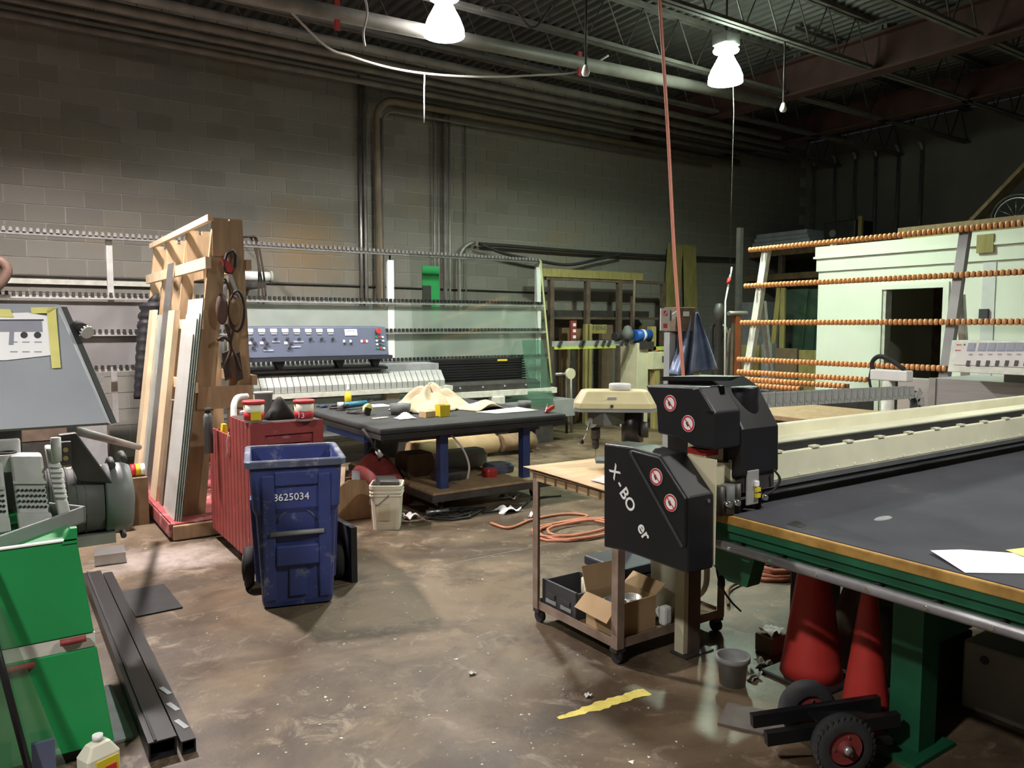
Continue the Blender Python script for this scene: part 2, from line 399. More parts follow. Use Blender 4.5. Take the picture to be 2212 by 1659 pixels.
def block_material():
    """painted concrete block: tone per block, ochre stain patches in world space"""
    m = bpy.data.materials.new('block'); m.use_nodes = True; M['block'] = m
    nt = m.node_tree; N = nt.nodes; L = nt.links; b = N['Principled BSDF']; b.inputs['Roughness'].default_value = .9
    oi = N.new('ShaderNodeObjectInfo'); geo = N.new('ShaderNodeNewGeometry')
    r = N.new('ShaderNodeValToRGB'); e = r.color_ramp.elements; e[0].color = (.205, .192, .168, 1); e[1].color = (.255, .240, .212, 1)
    L.new(oi.outputs['Random'], r.inputs[0])
    n = N.new('ShaderNodeTexNoise'); n.inputs['Scale'].default_value = 1.1; n.inputs['Detail'].default_value = 6; L.new(geo.outputs['Position'], n.inputs['Vector'])
    r2 = N.new('ShaderNodeValToRGB'); r2.color_ramp.elements[0].position = .52; r2.color_ramp.elements[1].position = .75
    r2.color_ramp.elements[1].color = (.75, .75, .75, 1); L.new(n.outputs['Fac'], r2.inputs[0])
    mx = N.new('ShaderNodeMix'); mx.data_type = 'RGBA'; mx.inputs['B'].default_value = (.255, .205, .135, 1)
    L.new(r2.outputs[0], mx.inputs['Factor']); L.new(r.outputs[0], mx.inputs['A'])
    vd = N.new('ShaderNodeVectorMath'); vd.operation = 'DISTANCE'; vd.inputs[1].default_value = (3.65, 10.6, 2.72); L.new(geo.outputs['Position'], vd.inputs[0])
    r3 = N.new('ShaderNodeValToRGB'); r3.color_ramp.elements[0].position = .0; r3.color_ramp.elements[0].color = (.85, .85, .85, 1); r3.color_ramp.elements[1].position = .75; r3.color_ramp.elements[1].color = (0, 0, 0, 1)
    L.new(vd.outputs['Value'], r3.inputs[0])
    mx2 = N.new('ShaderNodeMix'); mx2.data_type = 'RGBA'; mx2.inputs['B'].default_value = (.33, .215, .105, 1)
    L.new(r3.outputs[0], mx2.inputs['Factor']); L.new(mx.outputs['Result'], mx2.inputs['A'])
    L.new(mx2.outputs['Result'], b.inputs['Base Color'])
    n3 = N.new('ShaderNodeTexNoise'); n3.inputs['Scale'].default_value = 60; L.new(geo.outputs['Position'], n3.inputs['Vector'])
    bp = N.new('ShaderNodeBump'); bp.inputs['Strength'].default_value = .25; bp.inputs['Distance'].default_value = .01
    L.new(n3.outputs['Fac'], bp.inputs['Height']); L.new(bp.outputs[0], b.inputs['Normal'])
block_material()

# ================================================================ STRUCTURE
XL, XR, YF, YB, ZD = -7.0, 15.2, -5.0, 10.6, 5.66
mat('block_far', (.20, .19, .17), .9, var=.2, scale=1.5, bump=.2)
def struct(mb, name, m, parent=None, **k):
    o = mb.build(name, m, parent, **k)
    if parent is None: o['kind'] = 'structure'
    return o
floor = struct(MB().box(XL, XR, YF, YB, -.20, -.002), 'floor', 'mortar', loc=(0, 0, -.2))
_ys = [YF, .30, 4.57, 8.84, YB]; _xs = [XL, -1.6, 5.3, 11.2, XR]
for i in range(4):
    for j in range(4):
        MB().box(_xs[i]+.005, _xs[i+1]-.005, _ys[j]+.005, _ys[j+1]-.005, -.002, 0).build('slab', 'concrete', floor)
wall_back = struct(MB().box(XL-.2, XR+.2, YB+.008, YB+.3, 0, ZD), 'wall_back', 'mortar', loc=(0, YB, 0))
BW, BH = .4064, .2032
blk = MB().box(-BW/2+.006, BW/2-.006, 0, .03, .006, BH-.006).build('block', 'block', wall_back, local=True, bevel=0)
cand = []; rest = MB()
for k in range(27):
    off = 0 if k % 2 else BW/2
    for i in range(-8, 38):
        xc = i*BW+off
        if xc-BW/2 < XL or xc+BW/2 > XR: continue
        z0 = k*BH; d = Vector((xc, YB, z0+.1-CAM_H)); q = _rot.transposed() @ d
        px, py = 1106-FPX*q.x/q.z, 829.5+FPX*q.y/q.z
        if z0 > 1.75 and z0 < 4.9 and -20 < px < 2212 and py > -20: cand.append((d.length, xc, z0))
        elif z0 < 5.4: rest.box(xc-BW/2+.005, xc+BW/2-.005, YB, YB+.03, z0+.005, z0+BH-.005)
cand.sort()
for n, (dd, xc, z0) in enumerate(cand):
    if n < 300:
        if n == 0: blk.location = (xc, 0, z0)
        else: piece(blk, wall_back, (xc, 0, z0))
    else: rest.box(xc-BW/2+.005, xc+BW/2-.005, YB, YB+.03, z0+.005, z0+BH-.005)
tag(rest.build('block_courses', 'block', wall_back), kind='stuff')
wall_right = struct(MB().box(XR, XR+.3, YF, YB, 0, ZD), 'wall_right', 'block_far', loc=(XR, 3, 0))
struct(MB().box(XL-.3, XL, YF, YB, 0, ZD), 'wall_left', 'block_far', loc=(XL, 3, 0))
struct(MB().box(XL, XR, YF-.3, YF, 0, ZD), 'wall_front', 'block_far', loc=(0, YF, 0))
# corrugated roof deck, flutes across the joists
c = MB(); prof = []; x = XL
while x < XR:
    prof += [(x, ZD), (x+.055, ZD), (x+.075, ZD+.045), (x+.130, ZD+.045)]; x += .15
n = len(prof); vs = [(a, YF, b) for a, b in prof]+[(a, YB+.1, b) for a, b in prof]
c.add(vs, [(i, i+1, n+i+1, n+i) for i in range(n-1)])
ceiling = struct(c, 'ceiling', 'deck', loc=(4, 3, ZD), solid=.004)
JB = 5.02
def joist(y, x0, x1):
    j = MB().box(x0, x1, y-.06, y-.012, JB, JB+.04).box(x0, x1, y+.012, y+.06, JB, JB+.04).build('joist', 'joist', ceiling)
    MB().box(x0, x1, y-.06, y-.012, ZD-.06, ZD-.005).box(x0, x1, y+.012, y+.06, ZD-.06, ZD-.005).build('top_chord', 'joist', j)
    w = MB(); n = max(2, int((x1-x0)/.62)); s = (x1-x0)/n; pts = []
    for i in range(n+1):
        pts.append((x0+i*s, y, JB+.02))
        if i < n: pts.append((x0+(i+.5)*s, y, ZD-.04))
    w.tube(pts, .011, 5); w.build('web', 'joist', j)
for y in (9.9, 8.55, 7.30, 5.98, 4.62, 3.30, 1.98, .66, -.66, -1.98, -3.3): joist(y, XL, 9.75)
for y in (9.9, 8.55, 7.30, 5.98, 4.62, 3.30, 1.98): joist(y, 10.05, XR)
g = MB().box(9.78, 10.02, YF, YB, 4.98, 5.01).box(9.78, 10.02, YF, YB, 5.45, 5.48).box(9.892, 9.908, YF, YB, 5.01, 5.45)
g.build('girder', 'girder', ceiling)
g2 = MB().box(12.3, 12.5, YF, YB, 5.02, 5.04).box(12.3, 12.5, YF, YB, 5.40, 5.42).box(12.39, 12.41, YF, YB, 5.04, 5.40)
g2.build('girder', 'girder', ceiling)
for y in (2.6, 3.9, 5.3, 6.6): MB().beam((9.0, y, 5.58), (12, y, 5.58), .05, .05).build('bridging', 'joist', ceiling)

# ---------------------------------------------------------------- lamps
def high_bay(x, y, col, st, rec, glow, label, z=4.56):
    t = thing('high_bay_lamp', label, 'lamp', (x, y, z), 0, 'high bay lamps under the roof')
    nm = 'lamp_%d' % len(M); emit(nm, col, st); nb = nm+'b'; emit(nb, col, glow)
    MB().lathe([(.0, rec), (.165, rec), (.165, rec+.01), (0, rec+.01)], (x, y, z), 24).build('lens', nm, t)
    MB().lathe([(.205, .0), (.20, .07), (.165, .16), (.115, .25), (.085, .31), (.08, .36)], (x, y, z), 24, caps=False).build('reflector', nb, t, solid=.004)
    MB().lathe([(.15, .361), (.155, .375), (.13, .41), (.135, .425)], (x, y, z), 20).build('collar', nb, t)
    MB().box(x-.13, x+.13, y-.11, y+.11, z+.426, z+.56).build('ballast_box', 'alu', t, bevel=.015)
    MB().cyl((x, y, z+.56), (x, y, ZD-.01), .012, n=8).build('stem', 'dark_steel', t)
LL = ['glowing white high bay lamp hanging at the top centre of the picture',
      'glowing greenish high bay lamp hanging between the two hanging cords at upper right',
      'high bay lamp hanging above the wooden rack', 'high bay lamp hanging above the viewer', 'high bay lamp hanging above the cutting table']
for (x, y, c_, s_, d_, g_), l in zip(LAMPS, LL): high_bay(x, y, c_, s_, d_, g_, l)

# ---------------------------------------------------------------- pipes
def pipe(pts, r, m, label, cat='pipe', name='pipe', group=None, n=8):
    o = MB().tube(pts, r, n).build(name, m)
    return tag(o, label, cat, group)
p0_, p1_ = AY(700, 24, 7.30), AY(1740, 235, 7.30); dd = (p1_-p0_)/(p1_.x-p0_.x)
pm = thing('sprinkler_main', 'thick dark sprinkler main running under the joists past both glowing lamps', 'pipe', (4, 7.30, 4.8))
MB().cyl(p0_+dd*(-5-p0_.x), p0_+dd*(9.6-p0_.x), .075, n=14).build('main_pipe', 'pipe_dark', pm)
for px in (727, 1250):
    q = p0_+dd*(AY(px, 60, 7.30).x-p0_.x)
    MB().beam(q+V(0, -.02, .12), q+V(0, -.02, -.16), .05, .03).build('hanger', 'red_plastic', pm)
for i, (y, z, r) in enumerate([(8.66, 4.90, .05), (9.03, 4.90, .055), (9.36, 4.90, .045), (9.85, 4.90, .045)]):
    pipe([(-5, y, z), (11.5+i*.6, y, z)], r, 'pipe_dark',
         ['long thin pipe under the roof, farthest from the block wall', 'long thicker pipe under the roof, second of the row along the wall',
          'long thin pipe under the roof, third of the row along the wall', 'long thin pipe under the roof, nearest the block wall'][i], group='pipes along the top of the block wall')
# wall conduits
yw = 10.53
def vx(px, y=yw): return AY(px, 420, y).x
pipe([(vx(779), yw, .002), (vx(778), yw, 5.2)], .022, 'pipe_steel', 'shiny steel conduit, leftmost of the upright bundle on the block wall', name='conduit')
pipe([(vx(789), yw, .002), (vx(789), yw, 5.1)], .028, 'pipe_grey', 'grey conduit between the shiny one and the fat tan pipe on the block wall', name='conduit')
xf = vx(807)
pipe([(xf, 10.37, .002), (xf, 10.37, 4.6)] + arc((xf+.28, 10.37, 4.6), .28, 180, 90, 7, (1, 0, 0), (0, 0, 1)) + [(12.5, 10.37, 4.88)], .055, 'pipe_tan', 'fat tan pipe rising up the block wall and bending right under the roof', name='conduit', n=10)
pipe([(vx(822), 10.447, .002), (vx(822), 10.447, 4.55)] + arc((vx(822)+.2, 10.447, 4.55), .2, 180, 90, 6, (1, 0, 0), (0, 0, 1)) + [(11.8, 10.447, 4.75)], .018, 'pipe_dark', 'thin dark conduit just right of the fat tan pipe', name='conduit')
for i, (px, r, m, zt) in enumerate([(938, .018, 'pipe_grey', 4.9), (947, .016, 'pipe_grey', 4.9), (961, .035, 'pipe_dark', 4.88), (971, .02, 'pipe_grey', 4.86), (1007, .012, 'pipe_dark', 4.8)]):
    yv = 10.55 if px == 1007 else yw
    pipe([(vx(px), yv, .002), (vx(px), yv, zt)], r, m,
         ['thin grey conduit, first of four upright behind the green card', 'thin grey conduit, second of four upright behind the green card',
          'thicker dark conduit, third of four upright behind the green card', 'grey conduit, fourth of four upright right of the green card',
          'very thin upright wire standing alone on the block wall'][i], name='conduit')
xb = vx(989); zb = AY(1030, 527, yw).z
pipe([(xb, 10.50, .002), (xb, 10.50, zb-.3)] + arc((xb+.32, 10.50, zb-.3), .32, 180, 95, 8, (1, 0, 0), (0, 0, 1)), .03, 'pipe_grey', 'bent grey pipe curving right on the wall behind the edging machine', name='conduit')
pipe(spline([AY(1035, 527, 10.48), AY(1120, 533, 10.48), AY(1220, 541, 10.48), AY(1330, 548, 10.48), AY(1440, 554, 10.48), AY(1600, 560, 10.48)]), .03, 'cable_dark', 'upper dark cable running along the block wall to the leaning boards', 'cable', 'cable')
pipe(spline([AY(1040, 528, 10.40), AY(1090, 548, 10.40), AY(1160, 563, 10.40), AY(1230, 572, 10.40), AY(1300, 558, 10.40), AY(1345, 549, 10.40)]), .026, 'cable_dark', 'lower sagging dark cable on the block wall above the steel rack', 'cable', 'cable')
za = AY(300, 603, yw).z
pipe([(-3, 10.582, za), (4.4, 10.582, za), (8, 10.582, za-.02)], .012, 'cable_dark', 'thin dark horizontal conduit low on the block wall behind the wooden rack', name='conduit')
o = MB().box(-3, 2.0, 10.545, 10.6, za-.09, za-.03).build('wall_ledge', 'cream_block'); tag(o, 'pale strip along the block wall behind the grey control desk', 'ledge')
for i, px in enumerate((1755, 1800, 1843, 1887, 1935, 1985)):
    a = AX(px, 500, XR-.06); b = AX(px, 345-i*7, XR-.06)
    pts = [(a.x, a.y, 1.0), (a.x, a.y, b.z-.15)] + arc((a.x-.15, a.y, b.z-.15), .15, 0, 80, 5, (1, 0, 0), (0, 0, 1))
    pipe(pts, .032, 'alu', 'grey conduit on the dark right wall, %s of six counted from the corner' % ['first', 'second', 'third', 'fourth', 'fifth', 'sixth'][i], name='conduit', group='conduits on the dark right wall')
# hanging cables and cords
pipe(spline([V(AY(690, 88, 7.6).x-.75, 7.45, 4.99), AY(690, 88, 7.6), AY(760, 122, 7.6), AY(850, 148, 7.6), AY(940, 161, 7.6), AY(1040, 166, 7.6), AY(1140, 163, 7.6), AY(1250, 154, 7.6), V(AY(1250, 154, 7.6).x+.35, 7.45, 4.99)]), .013, 'cable_white', 'white cable sagging below the roof joists', 'cable', 'cable')
pipe([AY(917, 157, 7.6), AY(916, 200, 7.6), AY(916, 265, 7.6)], .008, 'cable_white', 'short white pull string hanging below the sagging white cable', 'string', 'pull_string')
cb = AZ(1476, 812, 1.33); ct = AX(1425, 0, cb.x); 
pipe(spline([ct+V(-.02, .03, .55), ct, ct.lerp(cb, .35)+V(.0, 0, 0), ct.lerp(cb, .7)+V(-.012, 0, 0), cb+V(0, .0, 0), V(cb.x+.04, cb.y, 1.0)]), .011, 'red_cord', 'red air hose hanging from the roof down behind the cutting head', 'hose', 'air_hose')
pipe([V(7.57, 6.41, 5.0), AY(1585, 245, 6.5), AY(1580, 430, 6.5), AY(1577, 600, 6.5)], .004, 'cable_dark', 'thin dark pull chain hanging below the greenish lamp', 'chain', 'pull_chain')
pipe(spline([AY(1040, 20, 7.0), AY(1100, 10, 7.0), AY(1150, 60, 7.0), AY(1190, 15, 7.0)]), .012, 'cable_dark', 'loose cable looped between the roof joists right of the white lamp', 'cable', 'cable')
pipe(spline([AY(785, -20, 7.1), AY(793, 25, 7.1), AY(785, 70, 7.1), AY(788, 100, 7.1)]), .012, 'cable_white', 'short loose cable end hanging left of the white lamp', 'cable', 'cable')
for i, (px, py) in enumerate([(1265, 152), (1692, 232)]):
    q = AY(px, py, 5.98)
    t = thing('bare_bulb', ['small white bulb under the sprinkler main left of the red hose', 'small white bulb hanging right of the greenish lamp'][i], 'bulb', q-V(0, 0, .06), 0, 'small bulbs under the roof')
    MB().lathe([(.0, -.06), (.03, -.05), (.042, -.02), (.03, .02), (.018, .05)], q, 12).build('glass_bulb', 'white_paint', t)
    MB().cyl(q+V(0, 0, .05), q+V(0, 0, JB-q.z), .012, n=6).build('drop_wire', 'dark_steel', t)

# ================================================================ BACK OF THE HALL
# ---- long glass edging machine along the block wall
ed = thing('edging_machine', 'long glass edging machine with toothed rails and blue console along the block wall', 'machine', (3, 9.1, 0))
EY = 9.2
nub0 = None
def toothed_rail(y, z, x0, x1, nm, strip, single_to):
    """guide rail with a row of transport teeth"""
    global nub0
    rl = MB().box(x0, x1, y-.015, y+.035, z-.042, z-.012).build('guide_rail', strip, ed)
    if nub0 is None:
        nub0 = MB().prism([(-.017, -.012), (.017, -.012), (.012, .028), (-.012, .028)], 'y', -.03, .01).build('tooth', nm, rl, local=True)
        nub0.location = (x0+.03-3, y-9.1, z)
    st = MB(); x = x0+.03+.058
    while x < x1-.02:
        if x < single_to:
            o = piece(nub0, rl, (x-3, y-9.1, z)); 
            if o.data.materials[0] != M[nm]: o.material_slots[0].link = 'OBJECT'; o.material_slots[0].material = M[nm]
        else: st.prism([(x-.017, z-.012), (x+.017, z-.012), (x+.012, z+.028), (x-.012, z+.028)], 'y', y-.03, y+.01)
        x += .058
    tag(st.build('tooth_row', nm, rl), kind='stuff')
toothed_rail(EY, AY(585, 645, EY).z, -1.2, 6.85, 'chain_black', 'alu', 2.2)
toothed_rail(EY, AY(585, 529, EY).z, -1.2, 6.78, 'chain_grey', 'chain_grey', 2.2)
toothed_rail(EY, AY(700, 715, EY).z, -1.2, 6.85, 'chain_black', 'alu', 2.2)
toothed_rail(EY-.08, AY(585, 785, EY-.08).z, -1.2, 6.85, 'chain_black', 'alu', 1.6)
z1, z2, z3, z4 = 2.62, 1.97, 1.58, 1.19
for px in (842, 1161):
    x = AY(px, 600, EY+.08).x
    MB().box(x-.045, x+.045, EY+.05, EY+.09, .6, AY(px, 562, EY+.08).z).build('rail_post', 'white_paint', ed)
    MB().cyl((x, EY+.07, 2.3), (x, EY+.07, 2.61), .012, n=6).build('post_pin', 'dark_steel', ed)
for x in (-.9, 1.1): MB().box(x-.03, x+.03, EY+.05, EY+.09, .6, 2.56).build('rail_post', 'alu', ed)
MB().box(-1.2, 2.25, EY+.04, EY+.05, 1.22, 1.90).build('backing_sheet', 'sheet_grey', ed)
# console
cx0, cx1 = AY(533, 740, 8.45).x, AY(838, 740, 8.45).x
cz0, cz1 = AY(690, 770, 8.45).z, AY(690, 706, 8.5).z
cs = MB().prism([(8.42, cz0), (8.52, cz1), (8.80, cz1+.01), (8.80, cz0)], 'x', cx0, cx1).build('console', 'console_blue', ed, bevel=.008)
MB().box(cx0-.01, cx1+.04, 8.41, 8.80, cz0-.045, cz0-.002).build('console_tray', 'console_edge', cs)
for px in (605, 735, 813): 
    x = AY(px, 780, 8.5).x; MB().prism([(x-.06, cz0-.046), (x+.06, cz0-.046), (x+.02, cz0-.14), (x-.02, cz0-.14)], 'y', 8.5, 8.6).build('console_bracket', 'console_edge', cs)
MB().box(cx0, cx1, 8.46, 8.70, cz0-.17, cz0-.14).build('console_shelf', 'black_rubber', ed)
def CF(px, py, off=.004):
    p = AY(px, py, 8.47); v = (p.z-cz0)/(cz1-cz0); return V(p.x, 8.42+.10*v-off, p.z)
def on_face(name, px, py, w, h, m, d=.008):
    c = CF(px, py); return MB().obox(c, (w, d, h), (-math.atan2(.10, cz1-cz0), 0, 0)).build(name, m, cs)
for i, px in enumerate((541, 567, 593, 618, 643, 668, 692, 716)):
    on_face('meter', px, 714, .072, .038, 'paper'); on_face('scale_strip', px, 721, .060, .018, 'ink_grey')
    MB().cyl(CF(px+3, 732, 0), CF(px+3, 732, .03), .016, n=10).build('knob', 'ink', cs)
for px in (541, 567, 619):
    on_face('tag_plate', px-2, 741, .035, .03, 'paper')
    for dx, py in ((9, 742), (5, 751)): MB().cyl(CF(px+dx, py, 0), CF(px+dx, py, .03), .016, n=10).build('knob', 'ink', cs)
for px, py, w in ((596, 738, .09), (645, 738, .11), (638, 749, .11), (578, 757, .11)): on_face('name_strip', px, py, w, .020, 'button_grey')
on_face('rating_plate', 760, 718, .15, .075, 'paper'); on_face('plate_print', 760, 715, .10, .016, 'ink_grey')
for px in (743, 757): on_face('switch_plate', px, 737, .022, .03, 'paper'); MB().cyl(CF(px+1, 741, 0), CF(px+1, 741, .02), .012, n=8).build('knob', 'ink', cs)
for dx, m_ in ((-6, 'paper'), (-1, 'red_sign'), (5, 'paper')): on_face('push_button', 787+dx, 737, .022, .03, m_)
MB().cyl(CF(818, 715, 0), CF(818, 715, .04), .032, n=14).build('stop_button', 'red_lid', cs)
for r_ in range(4):
    for c_ in range(3):
        MB().cyl(CF(813+c_*7, 728+r_*8, 0), CF(813+c_*7, 728+r_*8, .02), .012, n=8).build('push_button', ['green_card', 'red_sign', 'paper', 'ink', 'paper', 'ink'][(r_*2+c_) % 6], cs)
# pads of the conveyor
pad = None; px0 = AY(542, 820, 8.5).x; px1 = AY(953, 808, 8.5).x; n = 32; s = (px1-px0)/n
for i in range(n):
    x = px0+i*s
    if pad is None:
        pad = MB().prism([(0, 0), (.0, .07), (.10, .19), (.16, .19), (.16, 0)], 'x', .004, s-.004).build('conveyor_pad', 'pad_mid', ed, local=True); pad.location = (x-3, 8.40-9.1, .90)
    else: piece(pad, ed, (x-3, 8.40-9.1, .90))
MB().box(px0-.1, px1+.02, 8.60, 9.0, .80, 1.17).build('conveyor_housing', 'pad_grey', ed)
MB().box(px0-.2, px1+.1, 8.38, 9.0, .84, .895).build('conveyor_lip', 'cream_block', ed)
# black slatted infeed at the right, dusty one at the left
xa, xb_ = AY(962, 800, 8.6).x, AY(1142, 790, 8.8).x
for i in range(9):
    z = 1.19-i*.034; MB().box(xa, xb_, 8.92-i*.018, 8.94-i*.018, z-.024, z).build('slat', 'black_paint', ed)
MB().box(xa, xb_, 8.96, 9.0, .80, 1.20).build('slat_back', 'chain_black', ed)
MB().prism([(8.66, .78), (8.66, .86), (8.76, .90), (8.9, .90), (8.9, .78)], 'x', xa-.05, xb_+.1).build('dark_apron', 'dark_steel', ed)
for i in range(4): 
    x = xa+.25+i*(xb_-xa-.4)/3; MB().cyl((x, 8.65, .83), (x, 8.66, .83), .014, n=8).build('screw', 'alu', ed)
MB().box(xa-.1, xb_+.35, 8.60, 8.72, .70, .775).build('cream_rail', 'cream_block', ed)
on_ = MB().box(xa+1.0, xa+1.16, 8.905, 8.915, 1.15, 1.18).build('warning_sticker', 'yellow', ed)
for px in (845, 1075):
    x = AY(px, 850, 8.6).x; MB().box(x-.09, x+.09, 8.55, 8.70, .4, .84 if px < 900 else .70).build('bracket', 'cream_block', ed, bevel=.01)
for px in (560, 600, 638):
    x = AY(px, 850, 8.5).x; MB().box(x-.012, x+.012, 8.47, 8.50, .60, .839).build('support_post', 'white_paint', ed)
x = AY(622, 848, 8.45).x; MB().prism([(x-.16, .68), (x+.16, .68), (x+.12, .74), (x+.15, .80), (x+.10, .77), (x-.10, .77), (x-.15, .80), (x-.12, .74)], 'y', 8.44, 8.465).build('white_bracket', 'white_paint', ed)
MB().box(1.9, 6.9, 8.55, 9.15, .36, .60).build('base_beam', 'grey_lip', ed)
for x in (2.2, 4.3, 6.4): MB().box(x-.15, x+.15, 8.6, 9.3, 0, .36).build('pedestal', 'dark_steel', ed)
MB().box(1.9, 6.9, 9.15, 9.35, .5, .62).build('rear_beam', 'grey_lip', ed)
for i in range(8):
    z = 1.17-i*.04; MB().box(-1.2, .95, 8.80-i*.02, 8.82-i*.02, z-.026, z).build('slat', 'chain_grey', ed)
MB().box(-1.2, .95, 8.55, 9.2, .55, .80).build('left_housing', 'rust_steel', ed)
x = AY(258, 890, 8.3).x; MB().box(min(x, .8)-.14, min(x, .8)+.1, 8.25, 8.54, .0, .76).build('grey_box', 'pad_grey', ed)
MB().box(-1.2, .95, 8.55, 9.3, 0, .54).build('left_plinth', 'dark_steel', ed)
MB().cyl((6.95, 8.7, .95), (6.95, 8.75, .95), .08, n=14).build('hand_wheel', 'cream_dim', ed); MB().cyl((6.7, 8.75, .95), (6.95, 8.75, .95), .02, n=8).build('wheel_shaft', 'steel', ed)
# glass sheets standing in it
gx1 = AY(1168, 700, 9.26).x
def pane(name, mb, m, label, edge=None, em='glass_edge', **k):
    t = mb.build(name, m, **k); return tag(t, label, 'glass')
t = thing('glass_sheet', 'large hazy glass sheet standing in the edging machine behind the blue console', 'glass', (4.5, 9.28, .62))
MB().box(2.32, gx1, 9.253, 9.257, .625, z2-.07).build('pane', 'glass_hazy', t)
t = thing('glass_sheet', 'tall clear glass sheet with bright yellow-green edge at the right end of the edging machine', 'glass', (5.9, 9.1, .62))
gt, gb = AY(1166, 562, 9.16), AY(1190, 862, 9.02)
MB().add([(4.6, 9.16, gt.z), (gt.x, 9.16, gt.z), (gb.x, 9.02, .80), (4.6, 9.02, .80)], [(0, 1, 2, 3)]).build('pane', 'glass_faint', t, solid=.006)
MB().beam(V(gt.x+.012, 9.16, gt.z), V(gb.x+.012, 9.02, .80), .02, .022).build('polished_edge', 'glass_edge', t)
t = thing('glass_offcut', 'narrow greenish glass piece leaning at the right end of the edging machine', 'glass', (6.4, 8.4, .62))
q = [AY(1128, 735, 8.98), AY(1172, 735, 8.98), AY(1197, 876, 8.5), AY(1143, 876, 8.5)]
MB().add(q, [(0, 1, 2, 3)]).build('pane', 'glass_green', t, solid=.008)
gc = [AY(912, 574, 9.5), AY(948, 572, 9.5)]
t = thing('green_card', 'bright green panel with dark lower corner standing behind the edging machine rails', 'panel', (gc[0].x+.1, 9.5, .62))
MB().box(gc[0].x, gc[1].x, 9.49, 9.51, .0, gc[0].z).build('green_sheet', 'green_card', t)
MB().box(gc[0].x-.01, gc[0].x+.12, 9.47, 9.485, 1.2, AY(920, 617, 9.48).z).build('dark_flap', 'dark_steel', t)
o = MB().tube(spline([AY(-30, 640, 9.0), AY(5, 605, 9.0), AY(14, 580, 9.0), AY(-5, 562, 9.0), AY(-40, 570, 9.0)]), .05, 8).build('brown_hose', 'leather'); tag(o, 'brown hose looped over the rails at the left edge', 'hose')
# white roll on the wall, cable bundle
a, b = AY(520, 596, 9.9), AY(582, 598, 9.9)
t = thing('paper_roll', 'white roll lying on a dark bracket behind the wooden rack', 'roll', (a.x, 9.9, a.z-.1))
MB().cyl(a, b, .062, n=16).build('roll', 'white_paint', t); MB().cyl(b, b+V(.03, 0, 0), .075, n=16).build('end_cap', 'cream_block', t)
MB().box(a.x, b.x-.06, 9.84, 10.6, a.z-.14, a.z-.065).build('bracket_shelf', 'dark_steel', t)
cb_ = thing('cable_bundle', 'bundle of dark cables drooping from the wall beside the white roll', 'cable', AY(560, 640, 9.6))
for i, (p0, p1) in enumerate((((545, 520), (572, 690)), ((552, 518), (558, 655)), ((556, 520), (574, 640)))):
    MB().tube(spline([AY(515, 514, 10.59), AY(520, 513, 10.2), AY(p0[0]-12, 512, 9.6), AY(*p0, 9.6), AY((p0[0]+p1[0])/2+4, 590, 9.6), AY(*p1, 9.6)]), .012, 5).build('strand', 'strap', cb_)

# ---- brown steel rack right of the edging machine
t = thing('steel_rack', 'brown steel rack of thin posts with timber header against the block wall', 'rack', (8.8, 10.1, 0))
rz = AY(1300, 603, 10.1).z
for px in (1190, 1268, 1337, 1432):
    x = AY(px, 650, 10.1).x; MB().box(x-.04, x+.04, 10.06, 10.14, 0, rz).build('post', 'rust_steel', t)
x = AY(1365, 650, 10.1).x; MB().box(x-.02, x+.02, 10.08, 10.12, 0, AY(1365, 640, 10.1).z).build('thin_post', 'rust_steel', t)
xa, xb_ = AY(1178, 600, 10.1).x, AY(1437, 600, 10.1).x
MB().box(xa, xb_, 10.07, 10.13, rz-.05, rz).build('top_bar', 'rust_steel', t)
z = AY(1300, 685, 10.1).z; MB().box(xa, xb_, 10.15, 10.2, z-.04, z).build('cross_bar', 'rust_steel', t)
MB().box(xa-.1, AY(1385, 600, 10.1).x, 10.05, 10.12, rz+.001, rz+.13).build('timber_header', 'yellow_wood', t)
z = AY(1300, 672, 10.5).z; MB().box(xa, xb_-.3, 10.2, 10.5, z-.12, z).build('shelf_beam', 'dark_steel', t)
for px, w in ((1220, .2), (1255, .35), (1308, .25), (1395, .3)):
    p = AY(px, 760, 10.3); o = MB().box(p.x-w/2, p.x+w/2, 10.25, 10.34, 0, AY(px, 700+random.random()*25, 10.3).z).build('leaning_offcut', random.choice(['wood_dark', 'dark_steel', 'card_dark']))
    tag(o, {1220: 'dark narrow offcut behind the brown steel rack, leftmost', 1255: 'wide dark offcut behind the brown steel rack with small white marks beside it', 1308: 'dark offcut in the middle of the brown steel rack', 1395: 'dark offcut at the right of the brown steel rack behind the blue motor'}[px], 'board')
for i, px in enumerate((1263, 1272)):
    p = AY(px, 760, 9.95); o = MB().box(p.x-.025, p.x+.025, 9.9, 9.97, 0, AY(px, 700, 9.95).z).build('yellow_batten', 'yellow_wood')
    tag(o, ['left', 'right'][i]+' one of two yellow battens standing close together in the steel rack', 'batten', 'pair of yellow battens')
p = AY(1298, 705, 9.98); o = MB().box(p.x-.22, p.x+.12, 9.97, 9.99, p.z-.12, p.z+.03).build('yellow_sign', 'yellow_wood'); tag(o, 'small yellow board with dark lettering hung in the steel rack', 'sign')
textmesh('7 EDGE', .09, 'lettering', 'ink', o, (p.x-.05, 9.967, p.z-.03), (1, 0, 0), (0, 0, 1))
p = AY(1237, 712, 9.98); o = MB().box(p.x-.06, p.x+.06, 9.95, 9.99, p.z-.22, p.z+.15).build('red_case', 'rim_red'); MB().box(p.x-.04, p.x+.04, 9.955, 9.985, 0, p.z-.221).build('stand', 'dark_steel', o); tag(o, 'dark red case with white marks behind the aluminium stop rail', 'case')
for dz in (.08, -.02, -.12): MB().obox((p.x+.01, 9.945, p.z+dz), (.06, .006, .05)).build('white_mark', 'paper', o)
